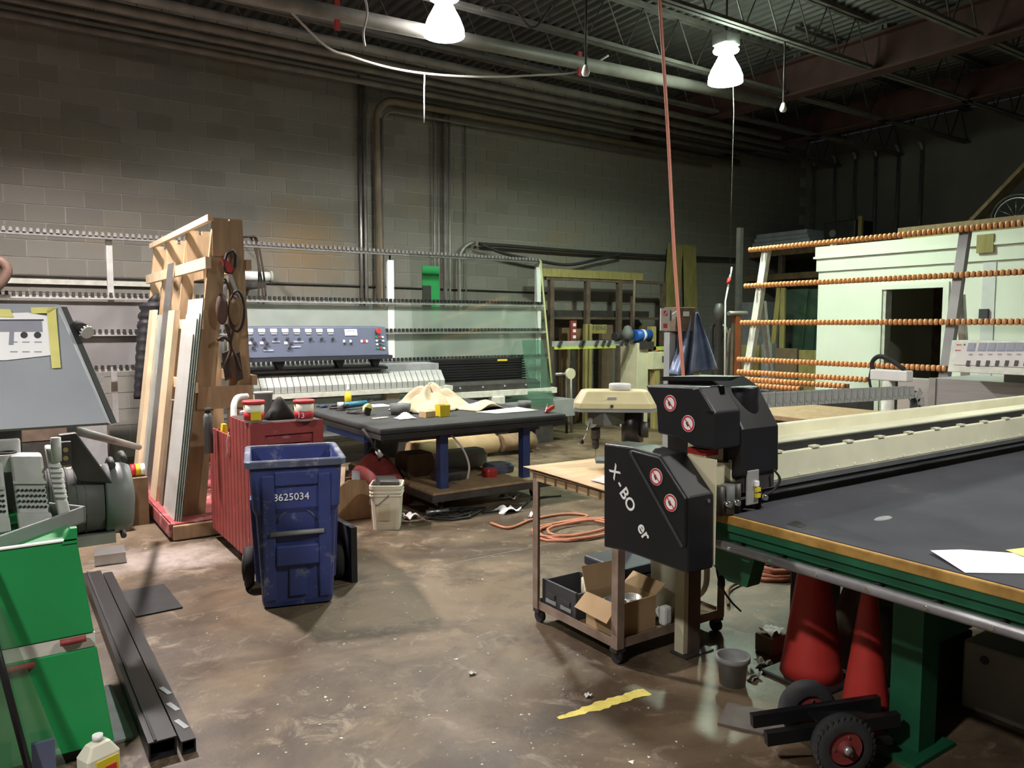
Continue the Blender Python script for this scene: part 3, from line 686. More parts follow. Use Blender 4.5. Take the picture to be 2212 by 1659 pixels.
# ---- drilling machine with the aluminium stop rail
t = thing('drilling_machine', 'cream drilling machine with blue motor and aluminium stop rail', 'machine', (8.0, 9.0, 0))
a, b = AY(1196, 746, 9.0), AY(1358, 744, 9.0)
MB().box(a.x, b.x, 8.98, 9.04, a.z-.02, a.z+.06).build('stop_rail', 'alu', t); MB().box(a.x, b.x-.3, 8.965, 8.99, a.z-.06, a.z-.021).build('lime_edge', 'lime', t)
for i, px in enumerate((1206, 1252, 1256, 1285, 1300, 1312, 1340, 1350)):
    x = AY(px, 745, 9.0).x; MB().obox((x, 8.955, a.z+.02), (.05, .02, .10), (0, .5, 0)).build('clip', 'dark_steel', t)
p = AY(1382, 724, 9.0); q = AY(1366, 724, 9.0)
MB().box(p.x-.14, p.x+.10, 8.9, 9.3, 0, p.z-.12).build('column', 'cream_dim', t, bevel=.01)
MB().cyl((q.x, 8.95, p.z), (p.x+.16, 8.95, p.z), .09, n=16).build('motor', 'blue_motor', t); MB().cyl((p.x-.02, 8.95, p.z), (p.x+.03, 8.95, p.z), .095, n=16).build('motor_band', 'translucent_white', t)
MB().box(p.x-.1, p.x+.18, 8.86, 9.05, p.z-.22, p.z-.1).build('motor_mount', 'dark_steel', t)
MB().lathe([(.0, -.1), (.09, -.08), (.1, .02), (.05, .12), (0, .14)], (q.x-.12, 8.98, p.z+.02), 12).build('gear_head', 'motor_grey', t)
MB().cyl((q.x+.02, 9.0, p.z+.05), (q.x+.03, 9.0, p.z+.9), .02, n=8).build('feed_rod', 'rust_steel', t)
MB().cyl((q.x-.4, 8.98, p.z-.02), (q.x-.3, 8.98, p.z-.02), .07, n=12).build('hose_reel', 'black_rubber', t)
u = AY(1408, 712, 8.95); MB().box(u.x-.05, u.x+.05, 8.9, 9.0, .3, u.z+.05).build('side_plate', 'yellow_wood', t)
u = AY(1418, 776, 8.85); MB().box(u.x-.14, u.x+.16, 8.80, 8.90, u.z-.16, u.z+.12).build('control_box', 'cream_dim', t, bevel=.01); MB().obox((u.x+.1, 8.797, u.z), (.05, .008, .1)).build('box_mark', 'ink', t)
MB().box(u.x-.05, u.x+.05, 8.82, 8.92, 0, u.z-.16).build('box_stand', 'yellow_wood', t)
MB().box(u.x-.03, u.x+.45, 8.9, 8.95, u.z+.14, u.z+.20).build('lime_bar', 'lime', t)
MB().lathe([(.025, 0), (.025, .03)], (u.x+.0, 8.85, u.z+.121), 10).build('orange_button', 'orange_paint', t)
for px, h in ((1225, .85), (1235, 1.1)):
    p = AY(px, 800, 9.2); o = MB().cyl((p.x, 9.2, 0), (p.x+.02, 9.25, h), .02, n=8).build('standing_rod', 'pipe_grey' if px > 1230 else 'dark_steel')
    tag(o, {1225: 'dark rod standing under the left end of the stop rail', 1235: 'light rod standing under the stop rail, taller one', 1345: 'light rod standing under the right end of the stop rail'}[px], 'rod')
# ---- leaning yellow boards
for i, (a, b, c_) in enumerate((((1440, 526), (1470, 526), (1490, 800)), ((1472, 529), (1497, 532), (1540, 800)))):
    p, q, r_ = AY(*a, 10.45-i*.05), AY(*b, 10.45-i*.05), AY(*c_, 10.0-i*.05)
    w = q.x-p.x; k = (p.z)/(p.z-r_.z); bx = p.x+(r_.x-w-p.x)*k
    o = MB().prism([(p.x, p.z), (q.x, p.z-.02), (bx+w, 0), (bx, 0)], 'y', 10.38-i*.06, 10.42-i*.06).build('leaning_board', 'yellow_wood')
    tag(o, ['left one of two long yellow boards leaning on the block wall', 'right one of two long yellow boards leaning on the block wall'][i], 'board', 'long yellow boards')
# ---- machine post with prohibition sign and blue plastic
c_ = AZ(1463, 760, 1.45); c_ = V(5.9, 5.7, 0)
t = thing('machine_post', 'grey steel post with red and white notice and taped brown head box', 'post', (5.9, 5.7, 0))
a, b = AY(1440, 760, 5.7), AY(1458, 760, 5.7)
MB().box(a.x, b.x, 5.66, 5.74, 0, AY(1450, 718, 5.7).z).build('column', 'grey_lip', t); MB().box(b.x+.005, b.x+.05, 5.64, 5.70, 0, AY(1450, 718, 5.7).z-.03).build('chrome_slide', 'chrome', t)
a, b = AY(1445, 664, 5.7), AY(1487, 716, 5.7); MB().box(a.x, b.x, 5.60, 5.78, b.z, a.z).build('head_box', 'rust_steel', t, bevel=.008)
MB().box(a.x+.06, b.x, 5.62, 5.78, .4, b.z-.001).build('rear_housing', 'dark_steel', t)
for px, py, w in ((1458, 680, .10), (1482, 678, .09)):
    q = AY(px, py, 5.59); MB().obox(q, (w, .008, .05), (0, random.uniform(-.5, .5), 0)).build('tape', 'translucent_white', t)
a, b = AY(1427, 666, 5.58), AY(1446, 714, 5.58); sg = MB().box(a.x, b.x, 5.575, 5.585, b.z, a.z).build('notice', 'panel_cream', t); MB().box(b.x-.02, b.x+.03, 5.585, 5.60, b.z+.1, a.z-.02).build('notice_bracket', 'dark_steel', t)
xm = (a.x+b.x)/2; MB().box(xm-.025, xm+.025, 5.572, 5.575, a.z-.075, a.z-.025).build('notice_symbol', 'red_sign', sg); MB().box(xm-.028, xm+.028, 5.572, 5.575, b.z+.025, b.z+.07).build('notice_text', 'red_lid', sg)
MB().obox((xm, 5.571, a.z-.05), (.008, .002, .055), (0, .8, 0)).build('notice_bar', 'paper', sg)
tp = AY(1500, 676, 5.62)
def drape(u, v):
    px = 1498+(u-.5)*(20+v*84)+v*(-2)+6*math.sin(u*9)*v; py = 674+v*(140-26*abs(u-.3))
    return AY(px, py, 5.62+.05*math.sin(u*17+v*2)*(.3+v)-.04*v)
o = MB().grid(drape, 26, 14).build('plastic_sheet', 'blue_sheet', solid=.004); tag(o, 'blue plastic sheet draped from the head box of the grey post', 'sheet')
a = AY(1507, 790, 5.9); o = MB().lathe([(.11, 0), (.12, .3), (.12, .95), (.1, 1.36), (.05, 1.42), (0, 1.43)], (a.x, 6.0, 0), 14).build('gas_cylinder', 'yellow_wood'); tag(o, 'tall yellow-green cylinder behind the blue plastic sheet', 'cylinder')
# ---- tool corner with orange post
t = thing('orange_post', 'orange steel post with grey clamp on top left of the white booth', 'post', (8.6, 6.9, 0))
a = AY(1592, 682, 6.9); MB().box(a.x-.05, a.x+.05, 6.87, 6.93, 0, a.z).build('upright', 'orange_paint', t); MB().cyl((a.x-.17, 6.9, a.z+.03), (a.x+.17, 6.88, a.z+.035), .03, n=8).build('clamp', 'pipe_grey', t)
MB().box(a.x-.09, a.x-.052, 6.88, 6.92, 0, a.z-.1).build('bracket_post', 'rust_steel', t)
a = AY(1572, 640, 6.9); t = thing('marker_rod', 'white rod with a red band standing near the orange post', 'rod', (a.x, 6.9, 0))
MB().tube([(a.x-.12, 6.80, 0), AY(1567, 650, 6.9), AY(1581, 577, 6.9)], .012, 6).build('rod', 'white_paint', t); MB().cyl(AY(1572, 613, 6.9), AY(1576, 601, 6.9), .024, n=8).build('band', 'red_sign', t)
a = AY(1560, 660, 6.95); o = MB().lathe([(.02, 0), (.09, .05), (.06, .3), (.09, .6), (.05, a.z-.2), (.09, a.z-.12), (.05, a.z+.02), (.03, a.z+.03)], (a.x, 7.0, 0), 10).build('tool_stand', 'dark_steel'); tag(o, 'dark stand bundled with tools beside the orange post', 'stand')
for i, px in enumerate((1538, 1548, 1556, 1574)):
    yy = 7.12+.1*i; a = AY(px, 720+8*(i % 2), yy); o = MB().tube(spline([(a.x-.1, yy, 0), (a.x+.05*(-1)**i, yy, .6), a, a+V(.08, 0, .1), a+V(.14, 0, 0)]), .022, 6).build('bar_clamp', ['black_rubber', 'cable_dark', 'alu', 'rust_steel'][i])
    tag(o, ['black hose hanging leftmost in the tool corner by the orange post', 'dark thin clamp bar in the tool corner', 'pale clamp bar in the tool corner', 'brown clamp bar right beside the orange post'][i], 'clamp')
a = AY(1597, 760, 7.4); o = MB().box(a.x-.035, a.x+.035, 7.4, 7.47, 0, 3.05).build('shelf_column', 'dark_steel'); tag(o, 'dark tall steel column at the left end of the storage shelf', 'column')

# ---- storage shelf and leaning sheets in the far right corner
sx = 13.2
t = thing('storage_shelf', 'dark storage shelf with timber beams in the far right corner behind the white booth', 'shelf', (sx, 8.6, 0))
a, b = AX(1604, 545, sx), AX(1790, 540, sx)
MB().box(sx-.05, sx+1.2, b.y-1.2, a.y, a.z-.14, a.z).build('deck', 'wood_dark', t); MB().box(sx-.06, sx+.0, b.y-1.2, a.y, a.z-.62, a.z-.50).build('lower_beam', 'wood_dark', t)
for y in (a.y-.06, (a.y+b.y)/2, b.y-1.1): MB().box(sx-.02, sx+.08, y, y+.1, 0, a.z-.14).build('upright', 'rust_steel', t)
MB().box(sx+1.15, sx+1.25, b.y-1.1, a.y, 0, a.z-.14).build('rear_panel', 'dark_steel', t)
zt = a.z
for i in range(4):
    p, q = AX(1625+i*4, 515, sx+.1), AX(1755-i*3, 515, sx+.1)
    o = MB().box(sx+.05, sx+.9, q.y, p.y, zt+.002+i*.085, zt+.08+i*.085).build('foam_sheet', 'foam_grey'); tag(o, 'grey foam sheet in the stack on the storage shelf, %s' % ['lowest', 'second from below', 'third from below', 'topmost'][i], 'sheet', 'stacked grey sheets')
p = AX(1810, 500, sx+.1); o = MB().box(sx+.1, sx+.7, p.y-.35, p.y+.3, zt, zt+.42).build('dark_crate', 'dark_steel', bevel=.02); tag(o, 'dark crate beside the stack of grey sheets on the storage shelf', 'crate'); MB().cyl((sx+.08, p.y+.1, zt+.2), (sx+.1, p.y+.1, zt+.2), .07, n=12).build('crate_cap', 'grey_lip', o)
p = AX(1856, 500, sx-.02); o = MB().box(sx+.0, sx+.06, p.y-.03, p.y+.04, zt, zt+.45).build('yellow_stub', 'yellow_wood'); tag(o, 'short yellow timber standing on the storage shelf', 'timber')
for i, (px, x) in enumerate(((1705, 11.7), (1728, 11.75), (1750, 11.8))):
    a, b = AX(px-28, 625, x), AX(px+22, 625, x); o = MB().add([V(x+.25, a.y, a.z), V(x+.25, b.y, a.z), V(x, b.y, .0), V(x, a.y, .0)], [(0, 1, 2, 3)]).build('green_glass_sheet', 'glass_green', solid=.01)
    tag(o, 'green glass sheet leaning left of the white booth, %s of three' % ['leftmost', 'middle', 'rightmost'][i], 'glass', 'green glass sheets by the booth')
for i, px in enumerate((1684, 1692)):
    a = AX(px, 622, 11.2); o = MB().beam((11.2, a.y+(.22 if i == 0 else -.02), 0), (11.2, a.y, a.z), .04, .09).build('yellow_strut', 'yellow_wood'); tag(o, ['left', 'right'][i]+' leg of the yellow timber pair behind the roller machine', 'timber', 'yellow timber pair')
for i, (px0, px1, py, m_) in enumerate(((1675, 1722, 752, 'card_dark'), (1726, 1766, 756, 'yellow_wood'), (1603, 1640, 745, 'yellow_wood'), (1645, 1668, 742, 'pad_grey'))):
    a, b = AX(px0, py, 11.0), AX(px1, py, 11.0); o = MB().box(11.0, 11.12, b.y, a.y, 0, a.z).build('stored_board', m_)
    tag(o, ['brown panel standing behind the roller machine', 'ochre panel standing beside the white booth', 'ochre panel standing behind the orange post', 'pale grey panel standing behind the roller frame'][i], 'board')
p = AX(1620, 680, 12.4); o = MB().box(12.4, 12.8, p.y-.4, p.y+.3, 1.0, 2.1).build('grey_panel_stack', 'pad_grey'); MB().box(12.45, 12.75, p.y-.35, p.y+.25, 0, .999).build('trestle', 'wood_dark', o); tag(o, 'dull grey stack of panels on a trestle behind the orange post', 'panel')

# ---- white booth
ox = 10.0
bt = thing('office_booth', 'white office booth with dark open doorway at the right', 'booth', (ox+1.5, 4.2, 0))
yl = AX(1768, 600, ox).y; zt = AX(1768, 545, ox).z
d0, d1 = AX(1905, 700, ox).y, AX(2036, 700, ox).y; dz = AX(1905, 626, ox).z
MB().box(ox, ox+.12, d0, yl, 0, zt-.02).build('wall_panel', 'off_white', bt); MB().box(ox, ox+.12, d1, d0, dz, zt-.02).build('lintel', 'off_white', bt); MB().box(ox, ox+.12, 1.6, d1, 0, zt-.02).build('wall_panel', 'off_white', bt)
MB().box(ox+.12, ox+3, yl-.12, yl, 0, zt-.02).build('side_wall', 'off_white', bt); MB().box(ox+3, ox+3.1, 1.6, yl, 0, zt-.02).build('rear_wall', 'wood_dark', bt); MB().box(ox+.12, ox+3, 1.6, 1.7, 0, zt-.02).build('side_wall', 'off_white', bt)
MB().box(ox+.01, ox+3.1, 1.6, yl, zt-.02, zt+.06).build('roof', 'off_white', bt)
MB().box(ox-.05, ox-.001, 1.6, yl+.03, zt-.10, zt+.07).build('cornice', 'off_white', bt); MB().box(ox-.03, ox-.001, 1.6, yl+.02, zt-.28, zt-.101).build('fascia', 'off_white', bt); MB().box(ox-.065, ox-.051, 1.6, yl+.05, zt-.10, zt-.07).build('cornice_lip', 'off_white', bt)
fr = MB().box(ox-.025, ox-.002, d0, d0+.07, 0, dz+.07).box(ox-.025, ox-.002, d1-.07, d1, 0, dz+.07).box(ox-.025, ox-.002, d1, d0, dz, dz+.07); fr.build('door_frame', 'off_white', bt)
MB().box(ox+.0, ox+.14, d0-.045, d0-.001, 0, dz).build('door_jamb', 'cream_block', bt)
q0, q1 = AX(2118, 700, ox-.01).y, AX(2146, 700, ox-.01).y; MB().box(ox-.012, ox-.002, q1, q0, 0, zt-.3).build('seam_strip', 'translucent_white', bt)
q = AX(2126, 680, ox-.02); MB().box(ox-.05, ox-.013, q.y-.05, q.y+.05, q.z-.07, q.z+.07).build('switch_box', 'ink', bt)
q = AX(2130, 528, ox-.05); MB().box(ox-.07, ox-.051, q.y-.09, q.y+.10, q.z-.10, q.z+.12).build('corner_bracket', 'yellow_wood', bt)
for yy, zz, w, m_ in ((d0-.25, 1.75, .22, 'ink_grey'), (d0-.25, 1.45, .22, 'panel_cream'), (d0-.62, 1.55, .20, 'panel_cream'), (d0-.33, 1.05, .2, 'rim_red')): MB().box(ox+2.98, ox+2.995, yy-w+.3, yy+w+.3, zz-.13, zz+.13).build('poster', m_, bt)
# things lying on the booth roof
for i in range(6):
    y0 = AX(1960+random.random()*60, 480, ox+.3).y; o = MB().box(ox+.18+i*.13, ox+.28+i*.13, 1.5, y0, zt+.0705, zt+.12+.03*(i % 2)).build('stored_lumber', 'yellow_wood')
    tag(o, 'yellow lumber length lying on the booth roof, %s from the front edge' % ['first', 'second', 'third', 'fourth', 'fifth', 'sixth'][i], 'lumber', 'lumber on the booth roof')
a = AX(1940, 480, ox+.9); o = MB().box(ox+.9, ox+1.0, 1.5, a.y, zt+.22, zt+.34).build('roof_timber', 'wood_mid'); MB().box(ox+.9, ox+1.0, a.y-.5, a.y-.4, zt+.06, zt+.219).box(ox+.9, ox+1.0, 1.6, 1.7, zt+.06, zt+.219).build('support', 'wood_dark', o); tag(o, 'long raised timber above the lumber on the booth roof', 'timber')
b0, b1 = AX(1768, 536, ox+.02), AX(1800, 530, ox+.02); o = MB().box(ox+.0, ox+.1, b1.y, b0.y-.2, zt+.07, zt+.15).build('cream_block', 'cream_dim'); tag(o, 'small cream block on the left corner of the booth roof', 'block')
a, b = AX(2055, 465, ox+1.6), AX(2180, 370, ox+1.6); o = MB().beam(V(ox+1.6, a.y, zt+.08), V(ox+1.6, b.y-.5, b.z+.3), .05, .28, up=(1, 0, 0)).build('sloping_plank', 'wood_dark'); tag(o, 'dark sloping plank standing on the booth roof under the girder', 'plank')
q = AX(2195, 440, ox+1.4); t = thing('bicycle_wheel', 'dark spoked wheel stored on the booth roof at the right edge', 'wheel', (q.x, q.y, zt+.06))
rr = .30; cc = V(q.x, q.y, zt+.06+rr+.02)
MB().tube(arc(cc, rr, 0, 345, 24, (0, 1, 0), (0, 0, 1)), .02, 6, closed=True).build('tyre', 'dark_steel', t); MB().tube(arc(cc, rr-.04, 0, 345, 24, (0, 1, 0), (0, 0, 1)), .01, 5, closed=True).build('rim', 'steel', t)
s_ = MB()
for k in range(12): s_.cyl(cc, cc+V(0, math.cos(k*.5236), math.sin(k*.5236))*(rr-.04), .003, n=4)
s_.build('spokes', 'steel', t); MB().cyl(cc-V(.03, 0, 0), cc+V(.03, 0, 0), .025, n=8).build('hub', 'steel', t)

# ---- glass washing machine with orange roller rails
wx = 8.0
wm = thing('roller_machine', 'glass washing machine with leaning grey frame, orange roller rails and cream control panel', 'machine', (wx, 5.2, 0))
RAILS = [((1622, 540), 2212, 0.0), ((1612, 618), 2212, -.09), ((1604, 697), 2212, -.18), ((1597, 776), 2048, -.27), ((1597, 803), 1880, -.32), ((1597, 818), 1835, -.36), ((1620, 832), 1735, -.40)]
roll = None; ends = []
for i, ((a, ay), bx, dx) in enumerate(RAILS):
    x = wx+dx; p = AX(a, ay, x); q = AX(bx, 700, x); ye = q.y-(.6 if bx == 2212 else 0); z = p.z; ends.append((x, p.y, ye, z))
    rl = MB().box(x+.012, x+.04, ye, p.y, z-.024, z+.024).build('roller_rail', 'wood_dark', wm)
    y = p.y; k = 0; st = MB()
    while y > ye:
        if i < 4 or k < 12:
            if roll is None:
                roll = MB().lathe([(.004, -.014), (.032, -.013), (.034, 0), (.032, .013), (.004, .014)], (0, 0, 0), 8, rot=Euler((R(90), R(22), R(10))).to_matrix()).build('roller', 'orange_roller', rl, local=True); roll.location = (x-.012-wx, y-5.2, z)
            else: piece(roll, rl, (x-.012-wx, y-5.2, z))
        else: st.lathe([(.004, -.014), (.032, -.013), (.034, 0), (.032, .013), (.004, .014)], (x-.012, y, z), 8, rot=Euler((R(90), R(22), R(10))).to_matrix())
        y -= .052; k += 1
    if st.v: tag(st.build('roller_row', 'orange_roller', rl), kind='stuff')
zt_ = ends[0][3]
for px, m_ in ((1657, 'cream_block'), (2085, 'sheet_grey')):
    y = AX(px, 560, wx+.08).y; MB().beam((wx+.075, y, zt_+.02), (wx-.40, y, .25), .07, .09, up=(0, 1, 0)).build('frame_post', m_, wm)
    MB().beam((wx+.0, y-.01, 1.95), (wx+.35, y-.01, .25), .05, .07, up=(0, 1, 0)).build('rear_strut', 'alu', wm)
MB().box(wx-.55, wx+.4, 2.2, ends[3][1], .1, .25).build('base_frame', 'grey_lip', wm)
for y in (2.4, 4.2, 6.4): MB().box(wx-.5, wx+.35, y-.05, y+.05, 0, .1).build('foot', 'dark_steel', wm)
MB().box(wx-.5, wx-.2, ends[4][2], ends[4][1], .25, .85).build('conveyor_bed', 'dark_steel', wm)
# steel washer cabinet and control panel
cx = 7.0
a, b = AX(2212, 840, cx), AX(2008, 820, cx)
cab = MB().box(cx, cx+.8, 2.0, b.y, .15, AX(2100, 822, cx).z).build('steel_cabinet', 'brushed', wm); MB().box(cx-.012, cx-.001, b.y-.06, b.y+.0, .15, AX(2100, 822, cx).z+.005).build('corner_trim', 'alu', cab)
b2 = AX(1940, 820, cx+.3); MB().box(cx+.3, cx+.5, b.y+.001, b2.y, .15, AX(1960, 818, cx+.3).z).build('side_cabinet', 'brushed', wm)
MB().box(cx-.05, cx-.001, 2.0, b.y-.02, AX(2060, 893, cx).z-.03, AX(2060, 893, cx).z).build('cabinet_lip', 'chrome', cab)
px_ = 6.75
p, q = AX(2056, 735, px_), AX(2046, 803, px_-.1); y1 = AX(2330, 760, px_).y
pn = MB().add([V(px_-.10, q.y, q.z), V(px_-.10, y1, q.z), V(px_, y1, p.z), V(px_, p.y, p.z), V(px_+.22, q.y, q.z), V(px_+.22, y1, q.z), V(px_+.22, y1, p.z), V(px_+.22, p.y, p.z)], [(0, 1, 2, 3), (4, 7, 6, 5), (0, 3, 7, 4), (1, 5, 6, 2), (3, 2, 6, 7), (0, 4, 5, 1)]).build('control_panel', 'cream_block', wm, bevel=.006)
def PF(px, py, off=.004):
    for _ in range(3):
        pass
    g_ = AX(px, py, px_-.05); v = (g_.z-q.z)/(p.z-q.z); return V(px_-.10+.10*v-off, g_.y, g_.z)
tl = (p.z-q.z); ang = math.atan2(.10, tl)
def onp(name, px, py, w, h, m_, d=.008): return MB().obox(PF(px, py), (d, w, h), (0, ang, 0)).build(name, m_, pn)
onp('face_plate', 2200, 768, .95, tl*.74, 'panel_cream', .006)
for k in range(9):
    X = 2097+k*20.5 if k else 2096
    onp('meter', X+(2 if k else 0), 750, .062, .072, 'button_grey', .014); onp('meter_window', X+(2 if k else 0), 750, .046, .05, 'ink_grey', .018)
    onp('label_dot', X+1, 766, .03, .012, 'ink_grey', .012); onp('switch', X-1, 785, .026, .045, 'ink', .02)
onp('key_dot', 2080, 745, .012, .012, 'ink', .012)
for py, w in ((745, .04), (757, .045)): onp('small_print', 2068, py, w, .008, 'red_lid', .010)
g_ = AX(2120, 812, px_+.1); MB().box(cx+.02, cx+.10, g_.y-.5, g_.y-.1, AX(2100, 822, cx).z+.001, q.z-.001).build('panel_leg', 'sheet_grey', wm)
# gantry winch of the washer with cable
t = thing('cable_winch', 'white and grey bracket with black cable standing behind the grey energy chain', 'bracket', (6.0, 3.9, 0))
a = AZ(1925, 815, 1.25); a = AX(1925, 812, 6.2)
MB().box(6.15, 6.25, a.y-.16, a.y+.16, a.z-.04, a.z+.05).build('arm', 'white_paint', t, bevel=.01); MB().cyl((6.2, a.y+.02, 0), (6.2, a.y+.02, a.z-.04), .05, n=12).build('stand', 'cream_block', t)
MB().tube(spline([(6.18, a.y+.13, a.z), (6.18, a.y+.16, a.z+.1), (6.18, a.y+.10, a.z+.16), (6.18, a.y+.0, a.z+.13), (6.18, a.y-.12, a.z+.06)]), .02, 6).build('cable_loop', 'black_rubber', t)
MB().tube(spline([(6.18, a.y+.15, a.z+.12), (6.17, a.y+.17, a.z-.05), (6.17, a.y+.12, a.z-.2)]), .012, 6).build('cable_drop', 'black_rubber', t)
# wooden bench behind the cutting table
t = thing('wooden_bench', 'low bench with brown board top behind the cutting head', 'bench', (6.9, 4.9, 0))
b0 = [AZ(1672, 893, .80), AZ(1660, 878, .80), AZ(1838, 872, .80), AZ(1905, 893, .80)]
bx0, bx1, by0, by1 = 6.1, 7.3, 4.05, 5.25
MB().box(bx0, bx1, by0, by1, .76, .80).build('board', 'wood_mid', t); MB().box(bx0+.05, bx1-.05, by0+.05, by1-.05, .62, .759).build('apron', 'wood_dark', t)
for x in (bx0+.1, bx1-.1):
    for y in (by0+.1, by1-.1): MB().box(x-.04, x+.04, y-.04, y+.04, 0, .62).build('leg', 'wood_dark', t)

# ================================================================ MIDDLE OF THE HALL
# ---- wooden A-frame rack on a red carpeted base
rk = thing('glass_rack', 'wooden A-frame glass rack on a low red carpeted platform', 'rack', (1.55, 7.6, 0))
def fx(z): return 1.20+.125*z          # front face of the leaning frame
MB().box(1.10, 2.05, 6.22, 8.92, .004, .12).build('platform', 'wood_mid', rk, bevel=.01)
MB().box(1.08, 2.06, 6.24, 8.94, .121, .135).box(1.075, 1.099, 6.24, 8.94, .03, .135).build('carpet', 'red_carpet', rk, bevel=.006)
for k, y in enumerate((6.47, 7.43, 8.37, 9.10)):
    yb = min(y, 8.85); w = .12 if k == 0 else .10
    def leg(b0, b1, t0, t1): return MB().add([V(b0, yb-.02, .137), V(b1, yb-.02, .137), V(b1, yb+.02, .137), V(b0, yb+.02, .137), V(t0, y-.02, 2.50), V(t1, y-.02, 2.50), V(t1, y+.02, 2.50), V(t0, y+.02, 2.50)], [(0, 3, 2, 1), (4, 5, 6, 7), (0, 1, 5, 4), (1, 2, 6, 5), (2, 3, 7, 6), (3, 0, 4, 7)])
    leg(fx(.137), fx(.137)+(.17 if k == 0 else w), fx(2.5), fx(2.5)+w).build('front_upright', 'wood_mid', rk)
    leg(1.56 if k == 0 else 1.70, 1.80, 1.64, 1.74).build('rear_upright', 'wood_mid', rk)
    MB().obox((1.60, y-.025, 2.33), (.20, .012, .26)).build('gusset', 'wood_mid', rk)
MB().prism([(1.34, .98), (1.79, .98), (1.775, 1.16), (1.36, 1.16)], 'y', 6.425, 6.445).build('gusset', 'wood_mid', rk)
for z, h, y0, m_ in ((2.50, .05, 6.44, 'wood_pale'), (2.14, .09, 6.36, 'wood_pale'), (1.66, .08, 6.40, 'wood_pale'), (1.16, .08, 6.36, 'wood_pale')):
    MB().box(fx(z)-.042, fx(z)-.001, y0, 9.12, z-h/2, z+h/2).build('front_rail', m_, rk)
for z in (2.14, 1.2): MB().box(1.805-.026*z, 1.845-.026*z, 6.4, 9.1, z-.04, z+.04).build('rear_rail', 'wood_mid', rk)
def lean(name, y0, y1, z1, th, m_, label, cat, off=0.0, z0=.137, edge=None, eps=.0):
    """a sheet standing on the platform and leaning on the front rails"""
    def f(z): return 1.155+.125*z-off
    q = [V(f(z0), y0, z0), V(f(z0), y1, z0), V(f(z1), y1-eps, z1), V(f(z1), y0, z1)]
    o = MB().loft([[p-V(th, 0, 0) for p in q], q]).build(name, m_); return tag(o, label, cat)
for k in range(4):
    t = lean('glass_sheet', 6.26+.02*k, 6.80-.03*k+(.1 if k == 2 else 0), (1.86, 1.74, 1.70, 1.58)[k], .008, 'glass_stack', 'dusty glass sheet leaning on the wooden rack, %s of four' % ['tallest', 'second tallest', 'third tallest', 'shortest'][k], 'glass', off=.012*k)
    z1 = (1.86, 1.74, 1.70, 1.58)[k]; f = lambda z: 1.155+.125*z-.012*k-.004
    MB().beam(V(f(.14), 6.257+.02*k, .14), V(f(z1), 6.257+.02*k, z1), .006, .007).build('cut_edge', 'glass_edge_dark', t); t['group'] = 'glass pack on the wooden rack'
lean('pine_board', 7.12, 7.40, 1.78, .045, 'wood_pale', 'bright pine board leaning on the wooden rack beside the glass pack', 'board', off=.0)
lean('dark_board', 6.92, 7.05, 1.02, .03, 'card_dark', 'dark narrow board leaning between the glass pack and the bright pine board', 'board', off=.0)
lean('pine_board', 8.20, 8.42, 1.80, .04, 'wood_pale', 'pine board leaning at the far left end of the wooden rack', 'board', off=.0)
lean('metal_strip', 7.55, 7.85, 2.22, .012, 'stainless', 'tall grey metal strip leaning on the wooden rack between two pine boards', 'strip', off=.0)
lean('metal_strip', 7.90, 8.12, 1.75, .012, 'glass_hazy', 'hazy glass strip leaning behind the tall grey metal strip', 'glass', off=.0)
# jacket hung on the far end
j = thing('jacket', 'black quilted jacket hanging at the far end of the wooden rack', 'jacket', (1.12, 8.75, .9))
def puffs(x, y, z0, z1, rx, ry, n, lean_=0.0):
    pr = []
    for i in range(n):
        z = z0+(z1-z0)*i/n; dz = (z1-z0)/n; tp = math.sin(math.pi*min(1, .25+.75*(1-i/n)))*.4+.75
        pr += [(.82*tp, z), (1.0*tp, z+dz*.35), (1.0*tp, z+dz*.65)]
    pr.append((.25, z1)); m_ = MB(); lo = []
    for s_, z in pr: lo.append([V(x+lean_*(z-z0)+rx*s_*math.cos(a*math.pi/8), y+ry*s_*math.sin(a*math.pi/8), z) for a in range(16)])
    return m_.loft(lo, smooth=True)
q0 = AY(312, 760, 8.75)
puffs(q0.x, 8.75, .98, 1.90, .11, .20, 9, .10).build('body', 'jacket', j)
puffs(q0.x-.10, 8.62, .90, 1.72, .055, .06, 9, .13).build('sleeve', 'jacket', j); puffs(q0.x-.04, 8.95, .92, 1.72, .055, .06, 9, .10).build('sleeve', 'jacket', j)
MB().cyl((q0.x+.09, 8.75, 1.88), (q0.x+.14, 8.75, 1.98), .05, .02, n=10).build('hood', 'jacket', j)
# things hung on the near end
ye = 6.40
hs = thing('hand_saw', 'hand saw with red and black handle hung on the near end of the wooden rack', 'saw', AY(492, 600, ye))
def P2(px, py, y=ye): return AY(px, py, y)
MB().tube([P2(x, y) for x, y in ((484, 572), (490, 548), (503, 541), (510, 552), (508, 575), (500, 590), (489, 588))], .014, 6, closed=True).build('grip', 'black_rubber', hs)
MB().prism([(P2(478, 560).x, P2(478, 560).z), (P2(488, 560).x, P2(488, 560).z), (P2(508, 580).x, P2(508, 582).z), (P2(500, 592).x, P2(500, 592).z), (P2(488, 588).x, P2(488, 588).z)], 'y', ye-.012, ye+.012).build('handle', 'red_plastic', hs)
MB().add([P2(490, 590), P2(500, 590), P2(520, 645), P2(516, 648)], [(0, 1, 2, 3)]).build('blade', 'steel', hs, solid=.003)
o = MB().grid(lambda u, v: P2(500+u*16+v*10+3*math.sin(7*v), 525+v*65, 6.50+.02*math.sin(5*u+9*v)), 8, 10).build('plastic_bag', 'white_rag', solid=.006); tag(o, 'white plastic bag hanging behind the hand saw', 'bag')
